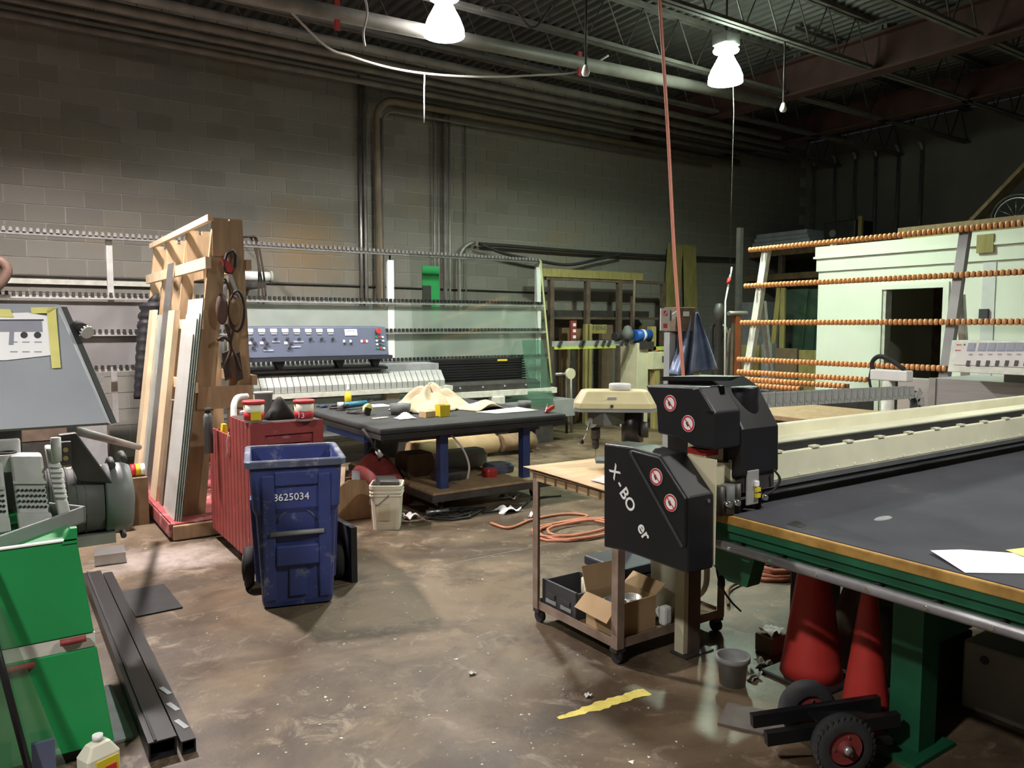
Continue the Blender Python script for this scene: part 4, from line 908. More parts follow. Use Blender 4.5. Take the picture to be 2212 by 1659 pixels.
for i, (px, py, w, h, m_) in enumerate(((478, 668, 13, 34, 'leather'), (505, 672, 14, 34, 'wood_dark'))):
    c0 = P2(px, py, ye-.02); sx_ = w/1660*6.1; sz = h/1660*6.1
    o = MB().loft([[c0+V(sx_*s_*math.cos(a*.3927), dy, sz*s_*math.sin(a*.3927)) for a in range(16)] for s_, dy in ((.5, -.05), (.9, -.04), (1, -.02), (.9, .0))], smooth=True).build('suction_pad', m_)
    tag(o, ['brown oval pad hung left on the near end of the wooden rack', 'dark brown oval pad hung right on the near end of the wooden rack'][i], 'pad')
o = MB().tube([P2(512+16*math.cos(a*.3142), 672+44*math.sin(a*.3142), ye-.05) for a in range(20)], .011, 6, closed=True).build('rubber_loop', 'black_rubber'); tag(o, 'black rubber loop around the right oval pad on the wooden rack', 'loop')
for i, pts in enumerate((((500, 640), (492, 615), (485, 600)), ((488, 700), (496, 730), (497, 760), (486, 790), (490, 812)), ((505, 705), (500, 745), (512, 775), (520, 800)), ((470, 735), (482, 728), (495, 736)))):
    o = MB().tube(spline([P2(*p, ye-.03-.01*i) for p in pts]), .010+.004*(i % 2), 6).build('strap', 'strap'); tag(o, ['short dark strap under the hand saw handle', 'longest dark strap dangling below the left oval pad', 'dark strap dangling below the right oval pad', 'small strap loop on the left upright below the pads'][i], 'strap', 'straps on the wooden rack')
for i, (px, py) in enumerate(((488, 790), (512, 792))):
    c0 = P2(px, py, ye-.02); o = MB().prism([(c0.x-.03, c0.z+.10), (c0.x+.02, c0.z+.12), (c0.x+.045, c0.z-.10), (c0.x-.01, c0.z-.12)], 'y', ye-.035, ye-.015).build('leather_flap', 'strap'); tag(o, ['left', 'right'][i]+' dark leather flap low on the near end of the wooden rack', 'strap', 'leather flaps')

# ---- red ribbed tool box
tb = thing('tool_box', 'red ribbed tool box on casters with a stepped top', 'tool box', (1.62, 5.6, 0))
tx0, tx1, ty0, ty1, ts = 1.375, 1.86, 5.03, 6.18, 5.58
MB().box(tx0+.015, tx1, ty0+.015, ts, .10, 1.0).build('front_body', 'red_box', tb); MB().box(tx0+.015, tx1, ts+.001, ty1, .10, .70).build('rear_body', 'red_box', tb)
MB().box(tx1-.02, tx1, ts+.002, ty1, .70, .85).box(tx0+.015, tx1-.02, ty1-.02, ty1, .70, .85).build('rear_tray_wall', 'red_box', tb)
y = ty0
i = 0
while y < ty1-.02:
    w = .088; y1_ = min(y+w, ty1); top = 1.012 if y1_ < ts+.03 else .87
    MB().box(tx0, tx0+.014, y+.006, y1_-.006, .085, top).build('side_board', 'red_box', tb); y += w; i += 1
MB().box(tx0+.002, tx0+.0145, ty0, ty1, .10, .85).build('side_backing', 'rim_red', tb)
MB().box(tx0, tx1, ty0, ty0+.014, .09, .75).box(tx0, tx0+.09, ty0, ty0+.014, .75, 1.012).box(tx1-.07, tx1, ty0, ty0+.014, .75, 1.012).box(tx0+.09, tx1-.07, ty0, ty0+.014, .93, 1.012).build('front_frame', 'red_box', tb)
MB().box(tx0+.091, tx1-.071, ty0+.0145, ty0+.016, .751, .929).build('recess', 'red_carpet', tb)
MB().box(tx0+.11, tx1-.09, ty0+.002, ty0+.012, .87, .90).build('pull', 'rim_red', tb)
MB().box(tx0+.02, tx1-.01, ty0+.03, ts, 1.001, 1.012).build('lid_mat', 'dark_steel', tb)
for x in (tx0+.08, tx1-.08):
    for yy in (ty0+.12, 5.6, ty1-.12):
        cs_ = MB().box(x-.03, x+.03, yy-.03, yy+.03, .07, .099).build('caster', 'dark_steel', tb); MB().cyl((x-.018, yy, .04), (x+.018, yy, .04), .04, n=14).build('caster_wheel', 'black_rubber', cs_)
def paint_bucket(px, py, r, h, label, z=1.013, y=None):
    c_ = AZ(px, py, z); t = thing('paint_bucket', label, 'bucket', c_, 0, 'red lidded buckets on the tool box')
    MB().lathe([(r*.86, 0), (r, h*.88)], c_, 18).build('pail', 'bucket_white', t); MB().lathe([(r*.91, h*.12), (r*.955, h*.48)], c_, 18, caps=False).build('label_band', 'red_sign', t, solid=.002)
    MB().lathe([(r*1.07, h*.84), (r*1.08, h*.97), (r*1.0, h), (r*.9, h*.985), (0, h*.985)], c_, 18).build('lid', 'red_lid', t)
    return t, c_
t, c_ = paint_bucket(549, 912, .068, .145, 'white bucket with red lid and orange label on the tool box, left one')
u_ = V(-c_.x, -c_.y, 0).normalized(); s_ = V(-u_.y, u_.x, 0)
MB().add([c_+u_*.066+s_*a+V(0, 0, z) for a, z in ((-.02, .02), (.045, .02), (.045, .075), (-.02, .075))], [(0, 1, 2, 3)]).build('orange_label', 'yellow', t, solid=.003)
t, c_ = paint_bucket(657, 908, .066, .14, 'red and white bucket with red lid on the tool box, right one marked 13')
u_ = V(-c_.x, -c_.y, 0).normalized(); s_ = V(-u_.y, u_.x, 0)
textmesh('13', .05, 'number', 'paper', t, c_+u_*.066+V(0, 0, .04)-s_*.02, s_, (0, 0, 1), .002)
c_ = AZ(608, 905, 1.013); o = MB().grid(lambda u, v: c_+V((u-.5)*.20, .12*(v-.5)+.03, .0)+V(0, 0, max(0.002, .12*math.sin(math.pi*u)**.6*math.sin(math.pi*v)**.6*(1+.25*math.sin(11*u+5*v)))), 18, 12).build('work_gloves', 'black_rubber', solid=.006); tag(o, 'heap of black work gloves between the two buckets on the tool box', 'gloves')
c_ = AZ(527, 878, 1.02); o = MB().lathe([(.052, 0), (.062, .15), (.068, .152), (.068, .165), (.058, .165), (.05, .02)], (c_.x-.02, 5.50, 1.013), 18).build('grey_tub', 'bucket_grey'); tag(o, 'dark grey tub at the back of the tool box top behind the left bucket', 'tub')
c_ = AY(463, 900, 5.75); t = thing('spray_can', 'dark spray can standing in the rear tray of the tool box', 'can', (c_.x, 5.95, .70)); MB().lathe([(.033, 0), (.033, .27), (.02, .30)], (c_.x, 5.95, .703), 14).build('can', 'motor_grey', t); MB().cyl((c_.x, 5.95, 1.003), (c_.x, 5.95, 1.04), .022, n=10).build('cap', 'black_rubber', t)
t = thing('blue_bottle', 'blue bottle in the rear tray of the tool box', 'bottle', (1.50, 5.70, .703)); MB().lathe([(.045, 0), (.05, .1), (.048, .22), (.02, .27), (.018, .30)], (1.50, 5.70, .703), 14).build('body', 'blue_motor', t); MB().cyl((1.50, 5.70, 1.003), (1.50, 5.70, 1.03), .02, n=10).build('cap', 'white_paint', t)
o = MB().tube(spline([(1.43, 5.66, .98), (1.45, 5.72, 1.08), (1.50, 5.80, 1.12), (1.58, 5.86, 1.12)]), .022, 8).build('white_spout', 'white_paint'); tag(o, 'white curved plastic spout sticking out of the rear tool box tray', 'spout')
o = MB().prism([(1.42, .72), (1.49, .72), (1.47, .90), (1.44, .90)], 'y', 6.02, 6.08).build('yellow_bottle', 'yellow'); tag(o, 'small yellow bottle at the far end of the tool box tray', 'bottle')
o = MB().lathe([(.05, 0), (.055, .09), (.02, .1)], (1.66, 5.75, .703), 12).build('clear_jar', 'translucent_white'); tag(o, 'pale jar in the tool box tray behind the blue bottle', 'jar')
o = MB().tube([(1.365, 5.55, .90), (1.355, 5.57, .83), (1.365, 5.60, .76), (1.36, 5.62, .72)], .004, 5).build('white_tie', 'white_paint'); tag(o, 'white cable tie dangling on the red side boards', 'tie')

# ---- blue wheeled bin
A, B = AZ(568, 1318, 0), AZ(720, 1301, 0); an = math.atan2(B.y-A.y, B.x-A.x)
mid = (A+B)/2; nrm = V(-math.sin(an), math.cos(an), 0); bc = mid+nrm*.215; bc.z = 0
wb = thing('wheeled_bin', 'scuffed blue wheeled recycling bin without a lid', 'bin', bc, an)
bw = (B-A).length
def rr(w, d, z, dy=0, r=.03):
    o = []
    for sx_, sy_, a0 in ((1, -1, -90), (1, 1, 0), (-1, 1, 90), (-1, -1, 180)):
        for k in range(3): a = R(a0+k*45); o.append(V(sx_*(w/2-r)+r*math.cos(a), dy+sy_*(d/2-r)+r*math.sin(a), z))
    return o
H = .875
b_ = MB().loft([rr(bw-.01, .43, .012), rr(bw+.005, .44, .04), rr(bw+.055, .50, .56, .01), rr(bw+.09, .54, .60, .01), rr(bw+.115, .57, H-.03, .012), rr(bw+.115, .57, H, .012), rr(bw+.09, .545, H, .012), rr(bw+.05, .50, .5, .01), rr(bw-.03, .40, .05)], cap=True)
b_.build('body', 'blue_bin', wb, local=True)
MB().loft([rr(bw+.117, .572, H-.035, .012), rr(bw+.16, .615, H-.03, .012), rr(bw+.165, .62, H+.005, .012), rr(bw+.15, .605, H+.012, .012), rr(bw+.10, .555, H+.010, .012), rr(bw+.088, .543, H-.02, .012)], cap=False).build('rim', 'blue_rim', wb, local=True)
def fy(z): return -.218-.042*z if z < .58 else -.258-.058*(z-.60)          # front face y at height z
for s_ in (-1, 1):
    MB().prism([(fy(.05)-.012, .05), (fy(.82)-.018, .80), (fy(.82)+.03, .80), (fy(.05)+.03, .05)], 'x', s_*(bw/2-.045)-.035, s_*(bw/2-.045)+.035).build('front_rib', 'blue_bin', wb, local=True, bevel=.008)
    MB().obox((s_*(bw/2+.03), .02, .36), (.035, .12, .52), (0, s_*.05, 0)).build('side_rib', 'blue_bin', wb, local=True, bevel=.01)
MB().prism([(fy(.72)-.02, .735), (fy(.82)-.02, .82), (fy(.82)+.03, .82), (fy(.72)+.03, .735)], 'x', -bw/2+.08, bw/2-.08).build('front_header', 'blue_bin', wb, local=True, bevel=.008)
MB().obox((0, fy(.40)-.012, .32), (bw-.16, .03, .12)).build('front_ledge', 'blue_bin', wb, local=True, bevel=.01)
MB().cyl((-bw/2+.05, fy(.44)-.03, .455), (bw/2-.05, fy(.44)-.03, .455), .014, n=12).build('grab_bar', 'grey_lip', wb, local=True)
MB().obox((0, fy(.15)-.006, .17), (.10, .012, .20)).build('foot_boss', 'blue_bin', wb, local=True, bevel=.02)
textmesh('8625034', .058, 'number', 'paper', wb, bc+V(math.cos(an), math.sin(an), 0)*(-.03)+nrm*(fy(.67)-.006)+V(0, 0, .665), (math.cos(an), math.sin(an), 0), (0, 0, 1), .002)
MB().tube([V(.11*math.cos(R(a)), fy(.53)-.004, .50+.09*math.sin(R(a))) for a in range(10, 171, 16)], .005, 5).build('emblem_arc', 'blue_rim', wb, local=True)
MB().cyl((-bw/2-.05, .24, .128), (bw/2+.05, .24, .128), .012, n=8).build('axle', 'steel', wb, local=True)
for s_ in (-1, 1):
    x = s_*(bw/2+.075); rot_ = Euler((0, R(90), 0)).to_matrix()
    wh = MB().lathe([(.06, -.03), (.115, -.03), (.127, -.018), (.127, .018), (.115, .03), (.06, .03)], (x, .24, .128), 24, rot=rot_).build('wheel', 'black_rubber', wb, local=True)
    MB().lathe([(.02, -.033), (.085, -.032), (.085, -.036), (.03, -.046), (.0, -.046)] if s_ < 0 else [(.0, .046), (.03, .046), (.085, .036), (.085, .032), (.02, .033)], (x, .24, .128), 18, rot=rot_).build('wheel_disc', 'dark_steel', wh, local=True)
p = bc+nrm*.12+V(math.cos(an), math.sin(an), 0)*.36
o = MB().box(p.x-.02, p.x+.02, p.y-.02, p.y+.28, 0, .36).build('black_board', 'black_rubber'); tag(o, 'black board standing on edge right behind the blue bin', 'board')

# ---- work table
wt = thing('work_table', 'dark felt topped work table with blue steel legs and lower shelf', 'table', (3.6, 6.6, 0))
x0, x1, y0, y1 = 2.63, 4.58, 5.80, 8.02
MB().box(x0, x1, y0, y1, .745, .80).build('table_top', 'felt_dark', wt, bevel=.02)
MB().box(x0+.01, x1-.01, y0+.01, y0+.04, .70, .744).box(x0+.01, x0+.04, y0+.04, y1-.01, .70, .744).build('skirt', 'black_rubber', wt)
for x, y in ((3.32, 6.0), (4.22, 6.0), (3.32, 7.6), (4.22, 7.6)): MB().box(x-.04, x+.04, y-.04, y+.04, .13, .70).build('leg', 'blue_steel', wt)
MB().box(2.75, 4.4, 6.0, 6.06, .64, .699).build('cross_beam', 'dark_steel', wt); MB().box(2.7, 2.78, 6.3, 7.2, .62, .70).build('side_beam', 'blue_motor', wt)
MB().box(3.14, 4.42, 5.84, 7.7, .17, .19).build('shelf_board', 'wood_mid', wt); MB().box(3.12, 4.44, 5.82, 5.86, .11, .169).box(3.12, 3.16, 5.861, 7.7, .11, .169).build('shelf_frame', 'dark_steel', wt)
for x in (3.25, 4.3):
    for y in (5.95, 7.6):
        k = MB().prism([(x-.05, .109), (x+.05, .109), (x+.02, .05), (x-.02, .05)], 'y', y-.03, y+.03).build('caster', 'cream_dim', wt); MB().cyl((x-.02, y, .052), (x+.02, y, .052), .052, n=14).build('caster_wheel', 'black_rubber', k)
TZ = .802
# cloth heap
c_ = AZ(945, 896, TZ)
def heap(u, v):
    a = 2*math.pi*u; r_ = v; rx, ry = .42*(1+.18*math.sin(3*a+1)), .30*(1+.15*math.sin(2*a))
    z = .20*(1-r_**1.6)*(1+.22*math.sin(5*a+4*r_)+.15*math.sin(9*a-7*r_))+.012*math.sin(13*a+9*r_)*r_
    return V(3.66+rx*r_*math.cos(a), 6.86+ry*r_*math.sin(a), TZ+.004+max(z, .004 if r_ < .98 else .002))
o = MB().grid(heap, 49, 16).build('drop_cloth', 'cloth', solid=.006); tag(o, 'crumpled beige cloth heaped on the work table', 'cloth')
def cz(z): return max(0, z)
o = MB().grid(lambda u, v: V(3.95+u*.42-.1*v, 6.42+v*.3, TZ+.003+cz(.055*math.sin(math.pi*u)**2*(1+.5*math.sin(8*v+6*u))+.02*math.sin(12*u)*math.sin(3*v))), 22, 12).build('cloth_fold', 'cloth', o, solid=.006)
o = MB().grid(lambda u, v: V(4.0+u*.5-.10*v, 6.15+v*.22, TZ+.003+.02*u*v), 4, 4).build('paper_sheet', 'cream_block', solid=.003); tag(o, 'large pale sheet lying at the right end of the work table', 'sheet')
a = AZ(962, 900, TZ); o = MB().loft([[V(a.x+x*s_, a.y+y*s_+.05, TZ+z) for x, y in ((-.055, -.05), (.055, -.05), (.055, .05), (-.055, .05))] for s_, z in ((.9, 0), (1, .105), (.9, .105), (.82, .01))]).build('yellow_box', 'yellow'); tag(o, 'small open yellow box at the front edge of the work table', 'box')
a = AZ(875, 897, TZ); o = MB().lathe([(.088, 0), (.105, .10), (.098, .10), (.08, .01), (0, .01)], (a.x, a.y+.1, TZ), 20).build('grey_pot', 'motor_grey'); tag(o, 'wide dark grey pot in front of the beige cloth', 'pot')
a = AZ(928, 902, TZ); o = MB().obox((a.x, a.y+.05, TZ+.028), (.12, .09, .055), (0, 0, .3)).build('small_carton', 'card'); tag(o, 'small cardboard carton beside the yellow box', 'carton')
a = AZ(895, 905, TZ); o = MB().grid(lambda u, v: V(a.x-.14+u*.17, a.y+v*.14, TZ+.004+.035*math.sin(math.pi*u)*math.sin(math.pi*v)*(1+.6*math.sin(9*u+7*v))), 14, 10).build('white_rag', 'white_rag', solid=.005); tag(o, 'white rag at the front edge of the work table', 'rag')
# power tool, torch, tools
a = AZ(775, 886, TZ); t = thing('angle_grinder', 'teal angle grinder lying at the left of the work table', 'grinder', (a.x, a.y+.1, TZ)); b = V(a.x, a.y+.1, TZ+.045)
MB().cyl(b+V(-.12, 0, 0), b+V(.14, .03, .01), .035, .028, n=12).build('body', 'teal_tool', t); MB().cyl(b+V(-.15, 0, -.03), b+V(-.15, 0, .035), .035, n=12).build('gear_head', 'alu', t); MB().lathe([(.0, 0), (.055, .0), (.055, .006), (0, .006)], b+V(-.15, 0, -.042), 16).build('disc', 'dark_steel', t); MB().cyl(b+V(.14, .03, .01), b+V(.22, .06, .03), .008, n=6).build('cord_sleeve', 'black_rubber', t); MB().cyl(b+V(-.13, -.02, .0), b+V(-.13, -.13, .01), .016, n=8).build('side_handle', 'black_rubber', t)
a = AZ(772, 880, TZ); t = thing('glue_bottle', 'yellow bottle with white nozzle standing behind the grinder', 'bottle', (a.x+.0, a.y+.25, TZ)); MB().lathe([(.035, 0), (.038, .1), (.02, .15)], (a.x, a.y+.25, TZ), 12).build('body', 'yellow', t); MB().lathe([(.016, .15), (.014, .18), (.006, .22)], (a.x, a.y+.25, TZ), 10).build('nozzle', 'white_paint', t)
a = AZ(800, 898, TZ); t = thing('tape_gun', 'yellow and black tape dispenser near the front left corner of the work table', 'tool', (a.x, a.y+.06, TZ)); MB().lathe([(.05, -.02), (.055, 0), (.05, .02)], (a.x, a.y+.06, TZ+.056), 16, rot=Euler((R(90), 0, .4)).to_matrix()).build('reel', 'tape', t); MB().obox((a.x-.02, a.y+.02, TZ+.04), (.06, .03, .07), (0, .3, 0)).build('frame', 'black_rubber', t)
rng = random.Random(3)
KN = ['hand_tool', 'cutter_handle', 'chisel', 'wrench', 'pliers', 'clamp', 'scraper']
LB = ['black wrench lying at the far left of the work table', 'dark chisel lying behind the wrench on the work table', 'black pliers lying across other tools on the work table', 'grey scraper lying left of the grinder', 'dark clamp lying behind the grinder', 'thin dark file lying in front of the grinder', 'black cutter lying near the front left corner of the table', 'small blue pack lying behind the tools on the work table']
for i, (px, py, l, m_) in enumerate(((705, 880, .2, 'ink'), (724, 879, .18, 'black_rubber'), (735, 884, .22, 'dark_steel'), (748, 878, .14, 'grey_lip'), (748, 876, .2, 'black_rubber'), (770, 895, .2, 'dark_steel'), (790, 893, .15, 'black_rubber'), (702, 880, .12, 'blue_motor'))):
    a = AZ(px, py, TZ); an_ = rng.uniform(-1, 1); d_ = V(math.cos(an_), math.sin(an_), 0)*l/2; h_ = .012
    t = MB().cyl(a-d_+V(0, 0, h_+.003), a+V(0, 0, h_+.003), .011, .014, n=8).cyl(a+V(0, 0, h_+.003), a+d_+V(0, 0, h_+.01), .014, .006, n=8).build(['wrench', 'chisel', 'pliers', 'scraper', 'clamp', 'file', 'cutter', 'blue_pack'][i], m_); tag(t, LB[i], 'tool')
    MB().obox(a-d_+V(0, 0, h_+.012), (.03, .02, .02), (0, 0, an_)).build('tool_head', 'steel', t)
a = AZ(840, 884, TZ); o = MB().box(a.x-.12, a.x+.16, a.y+.25, a.y+.5, TZ, TZ+.004).build('white_card', 'paper'); tag(o, 'white card lying behind the pot on the work table', 'card')
a = AZ(830, 905, TZ); o = MB().obox((a.x, a.y+.08, TZ+.003), (.16, .06, .004), (0, 0, .2)).build('paper_slip', 'cream_dim'); tag(o, 'cream paper slip at the front left of the work table', 'paper')
a = AZ(1098, 875, TZ); o = MB().cyl((a.x, a.y-.3, TZ), (a.x, a.y-.3, TZ+.07), .07, n=18).build('tape_roll', 'motor_grey'); tag(o, 'grey tape roll at the back right of the work table', 'roll')
a = AZ(1210, 885, TZ); t = thing('red_clamp', 'red and silver clamp on the right corner of the work table', 'clamp', (4.5, 5.95, TZ)); MB().beam((4.42, 5.92, TZ+.02), (4.56, 5.99, TZ+.05), .03, .035).build('jaw', 'red_plastic', t); MB().cyl((4.4, 5.90, TZ+.015), (4.5, 6.0, TZ+.08), .008, n=6).build('screw', 'steel', t)
# under and beside the table
t = thing('floor_bag', 'dark red bag lying under the work table', 'bag', (3.0, 6.7, 0)); MB().grid(lambda u, v: V(2.75+.45*u, 6.35+.7*v, .004+.42*(math.sin(math.pi*u)*math.sin(math.pi*v))**.4*(1+.08*math.sin(9*u+4*v))), 14, 14).build('bag_body', 'rim_red', t, solid=.006); MB().tube(arc((2.97, 6.7, .38), .12, 0, 180, 9, (0, 1, 0), (0, 0, 1)), .012, 6).build('handle', 'strap', t)
t = thing('mop_head', 'grey hanging brush below the front left corner of the work table', 'brush', AY(810, 970, 5.86)); a, b = AY(793, 940, 5.86), AY(815, 974, 5.86); MB().cyl(a+V(-.03, .02, .05), b, .012, .010, n=8).build('handle', 'cable_dark', t); MB().cyl(b, b+(b-a)*.35, .02, .026, n=10).build('bristles', 'bucket_grey', t)
o = MB().tube(spline([AY(975, 940, 5.9), AY(1000, 970, 5.88), AY(1013, 1005, 5.88), AY(1010, 1035, 5.9)]), .010, 6).build('white_tube', 'cable_white'); tag(o, 'white tube curving between table and lower shelf', 'tube')
for i, (x, y, sx_, sy_, sz, m_, l) in enumerate(((3.55, 6.3, .3, .2, .08, 'dark_steel', 'dark grey tool case on the lower shelf of the work table'), (3.95, 6.2, .12, .12, .08, 'red_plastic', 'red handled tool on the lower shelf of the work table'), (4.15, 6.35, .25, .22, .09, 'console_blue', 'dark blue bundle at the right of the lower shelf'), (4.0, 6.8, .5, .2, .18, 'grey_lip', 'long grey housing at the back of the lower shelf'), (3.4, 6.7, .3, .3, .22, 'card_dark', 'dark carton at the back left of the lower shelf'))):
    o = MB().loft([rr(sx_, sy_, z, 0, .03) if False else [V(x, y, .192+z)+p for p in rr(sx_*s_, sy_*s_, 0, 0, .02)] for s_, z in ((.94, 0), (1, .03), (1, sz*.7), (.86, sz))]).build(['tool_case', 'red_tool', 'blue_bundle', 'grey_housing', 'dark_carton'][i], m_); tag(o, l, ['case', 'tool', 'bundle', 'housing', 'carton'][i])
# open wooden crate with scraps
a = AZ(770, 1121, 0); t = thing('scrap_crate', 'open wooden crate with dark scraps beside the blue bin', 'crate', (a.x, a.y+.17, 0), -.12)
def lb(mb, n_, m_): mb.build(n_, m_, t, local=True)
lb(MB().prism([(-.16, .0), (.16, .0), (.16, .24), (.10, .33), (-.04, .34), (-.16, .26)], 'y', -.17, -.15), 'front_board', 'wood_mid'); lb(MB().box(-.16, .16, .15, .17, 0, .30), 'back_board', 'wood_mid'); lb(MB().box(-.16, -.14, -.149, .149, 0, .25), 'side_board', 'wood_pale'); lb(MB().box(.14, .16, -.149, .149, 0, .25), 'side_board', 'wood_mid'); lb(MB().box(-.139, .139, -.149, .149, .01, .18), 'scrap_fill', 'card_dark')
lb(MB().beam((-.1, -.1, .19), (-.02, .12, .40), .06, .02), 'stick', 'wood_pale'); lb(MB().beam((.03, -.1, .19), (.1, .1, .36), .07, .02), 'stick', 'grey_lip')
# white square bucket
a = AZ(852, 1145, 0); t = thing('square_bucket', 'white square plastic bucket with wire handle and dark scraps', 'bucket', (a.x, a.y+.13, 0), -.55)
def sq(w, z, r=.03): return rr(w, w, z, 0, r)
MB().loft([sq(.21, .0), sq(.25, .33), sq(.262, .335), sq(.264, .365), sq(.244, .365), sq(.20, .02)]).build('pail', 'bucket_white', t, local=True)
for z in (.30, .275): MB().loft([sq(.252, z), sq(.262, z+.003), sq(.262, z+.012), sq(.253, z+.015)], cap=False).build('stacking_rib', 'bucket_white', t, local=True)
MB().tube([(-.13, -.02, .26), (-.135, -.06, .20), (-.06, -.135, .21), (.03, -.135, .29)], .004, 5).build('wire_handle', 'dark_steel', t, local=True)
MB().obox((-.118, -.03, .14), (.012, .07, .18)).build('orange_sticker', 'card', t, local=True); MB().obox((-.01, -.117, .15), (.09, .004, .14)).build('faded_print', 'cream_dim', t, local=True)
MB().obox((0, 0, .35), (.16, .14, .10), (.2, .1, .4)).build('dark_scrap', 'dark_steel', t, local=True)
# stuff on the floor under the table
o = MB()
t = thing('floor_cable', 'tangle of black cable on the floor in front of the work table', 'cable', (3.6, 5.4, 0))
c_ = AZ(985, 1112, 0)
MB().tube([c_+V(.32*math.cos(a*.5+.1*math.sin(a))*(.6+.4*math.sin(a*.37)), .20*math.sin(a*.5)*(.7+.3*math.cos(a*.61)), .012+.004*(a % 3)) for a in range(60)], .009, 5).build('cable_coil', 'black_rubber', t)
MB().tube(spline([c_+V(.2, -.1, .01), c_+V(.6, -.12, .01), c_+V(.9, .1, .01), c_+V(1.2, .05, .01)]), .009, 5).build('cable_tail', 'black_rubber', t)
a = AZ(945, 1112, 0); o = MB().cyl(a+V(-.1, .02, .03), a+V(.1, -.02, .03), .02, n=10).build('chrome_tool', 'steel'); tag(o, 'shiny cylindrical tool lying by the black cable tangle', 'tool')
for i, (px, py, w) in enumerate(((1095, 1105, .18), (1100, 1078, .14), (885, 1120, .12), (1150, 1118, .05))):
    a = AZ(px, py, 0); o = MB().grid(lambda u, v: a+V((u-.5)*w*(1+.3*math.sin(7*v)), (v-.5)*w, .004+.05*abs(math.sin(4*u+i)*math.sin(5*v+1))), 8, 8).build('paper_scrap', 'white_rag', solid=.003); tag(o, ['crumpled white paper on the floor right of the black cable tangle', 'crumpled white paper under the right end of the work table', 'flat white scrap beside the square bucket', 'tiny white scrap left of the orange hose'][i], 'paper')
a = AZ(1040, 1030, .0)
for i, (x, y, w, h, m_, l) in enumerate(((4.7, 8.2, 1.2, .22, 'card', 'beige wrapped bundle on the floor behind the work table'), (5.6, 8.15, .5, .2, 'wood_dark', 'dark bundle on the floor behind the right table leg'))):
    o = MB().loft([[V(x+xx, y+.14*math.cos(k*.785), .14+h*.6*math.sin(k*.785)) for k in range(8)] for xx in (-w/2, -w/4, w/4, w/2)], smooth=True).build('floor_bundle', m_); tag(o, l, 'bundle')

# ================================================================ LEFT FOREGROUND MACHINE
gm = thing('grinding_machine', 'green and grey glass grinding machine with sloping control desk in the left foreground', 'machine', (-.3, 3.5, 0))
GY = 3.21
p1 = AY(247, 1600, GY); p2 = AY(166, 1166, GY); s1 = AY(214, 1372, GY); s2 = AY(217, 1386, GY)
def edge(z): return p1.x+(p2.x-p1.x)*(z-p1.z)/(p2.z-p1.z)
MB().add([V(x, y, z) for y in (GY+.02, 3.95) for x, z in ((-1.0, p1.z), (p1.x-.005, p1.z), (p2.x-.005, p2.z-.02), (-1.0, p2.z-.02))], [(0, 1, 2, 3), (4, 7, 6, 5), (0, 4, 5, 1), (1, 5, 6, 2), (2, 6, 7, 3), (3, 7, 4, 0)]).build('base_cabinet', 'green_paint', gm)
def door(z0, z1): return MB().prism([(-1.0, z0), (edge(z0), z0), (edge(z1), z1), (-1.0, z1)], 'y', GY, GY+.018)
zs = (s1.z+s2.z)/2
d1_ = door(p1.z, zs-.028).build('lower_door', 'green_paint', gm, bevel=.004); d2_ = door(zs+.028, p2.z).build('upper_door', 'green_paint', gm, bevel=.004)
MB().prism([(-1.0, zs-.026), (edge(zs), zs-.026), (edge(zs), zs+.026), (-1.0, zs+.026)], 'y', GY+.004, GY+.018).build('seam_band', 'cream_block', gm)
h0 = AY(158, 1384, GY-.012); MB().cyl(h0-V(.042, 0, 0), h0+V(.042, 0, .0), .012, n=10).build('latch', 'rim_red', gm)
h1 = AY(45, 1442, GY-.012); MB().cyl(h1-V(.06, 0, 0), h1+V(.042, 0, .0), .012, n=10).build('latch', 'rim_red', gm)
MB().prism([(edge(p2.z)-.05, p2.z-.01), (edge(p2.z)+.002, p2.z-.01), (edge(p2.z)+.002, p2.z+.045), (edge(p2.z)-.02, p2.z+.045)], 'y', GY-.004, GY+.03).build('corner_tab', 'green_paint', gm)
MB().box(-1.0, edge(p2.z)-.001, GY-.004, GY+.02, p2.z+.0005, p2.z+.006).build('top_trim', 'off_white', gm)
MB().box(-.95, p1.x-.04, GY+.05, 3.9, .0, p1.z-.002).build('plinth', 'dark_steel', gm)
# drip tray, running obliquely
tz = .89
a0, a1 = AZ(0, 1158, tz), AZ(184, 1093, tz); dr = (a1-a0).normalized(); a_1 = a0-dr*.5; bk = V(-dr.y, dr.x, 0)
e0 = AZ(146, 1056, tz+.02)
MB().loft([[a_1-V(0, 0, .07), a1-V(0, 0, .07), a1, a_1], [a_1-V(0, 0, .07)+bk*.012, a1-V(0, 0, .07)+bk*.012, a1+bk*.012, a_1+bk*.012]]).build('tray_lip', 'grey_lip', gm, bevel=.004)
MB().loft([[a1-V(0, 0, .07), a1+bk*.28-V(0, 0, .07), a1+bk*.28+V(0, 0, .02), a1], [q-dr*.012 for q in (a1-V(0, 0, .07), a1+bk*.28-V(0, 0, .07), a1+bk*.28+V(0, 0, .02), a1)]]).build('tray_end', 'grey_lip', gm)
MB().loft([[a_1-V(0, 0, .07), a1-V(0, 0, .07), a1+bk*.4-V(0, 0, .07), a_1+bk*.4-V(0, 0, .07)], [a_1-V(0, 0, .06), a1-V(0, 0, .06), a1+bk*.4-V(0, 0, .06), a_1+bk*.4-V(0, 0, .06)]]).build('tray_floor', 'dark_steel', gm)
MB().box(-1.0, .10, 3.95, 4.3, .3, 1.34).build('machine_core', 'dark_steel', gm)
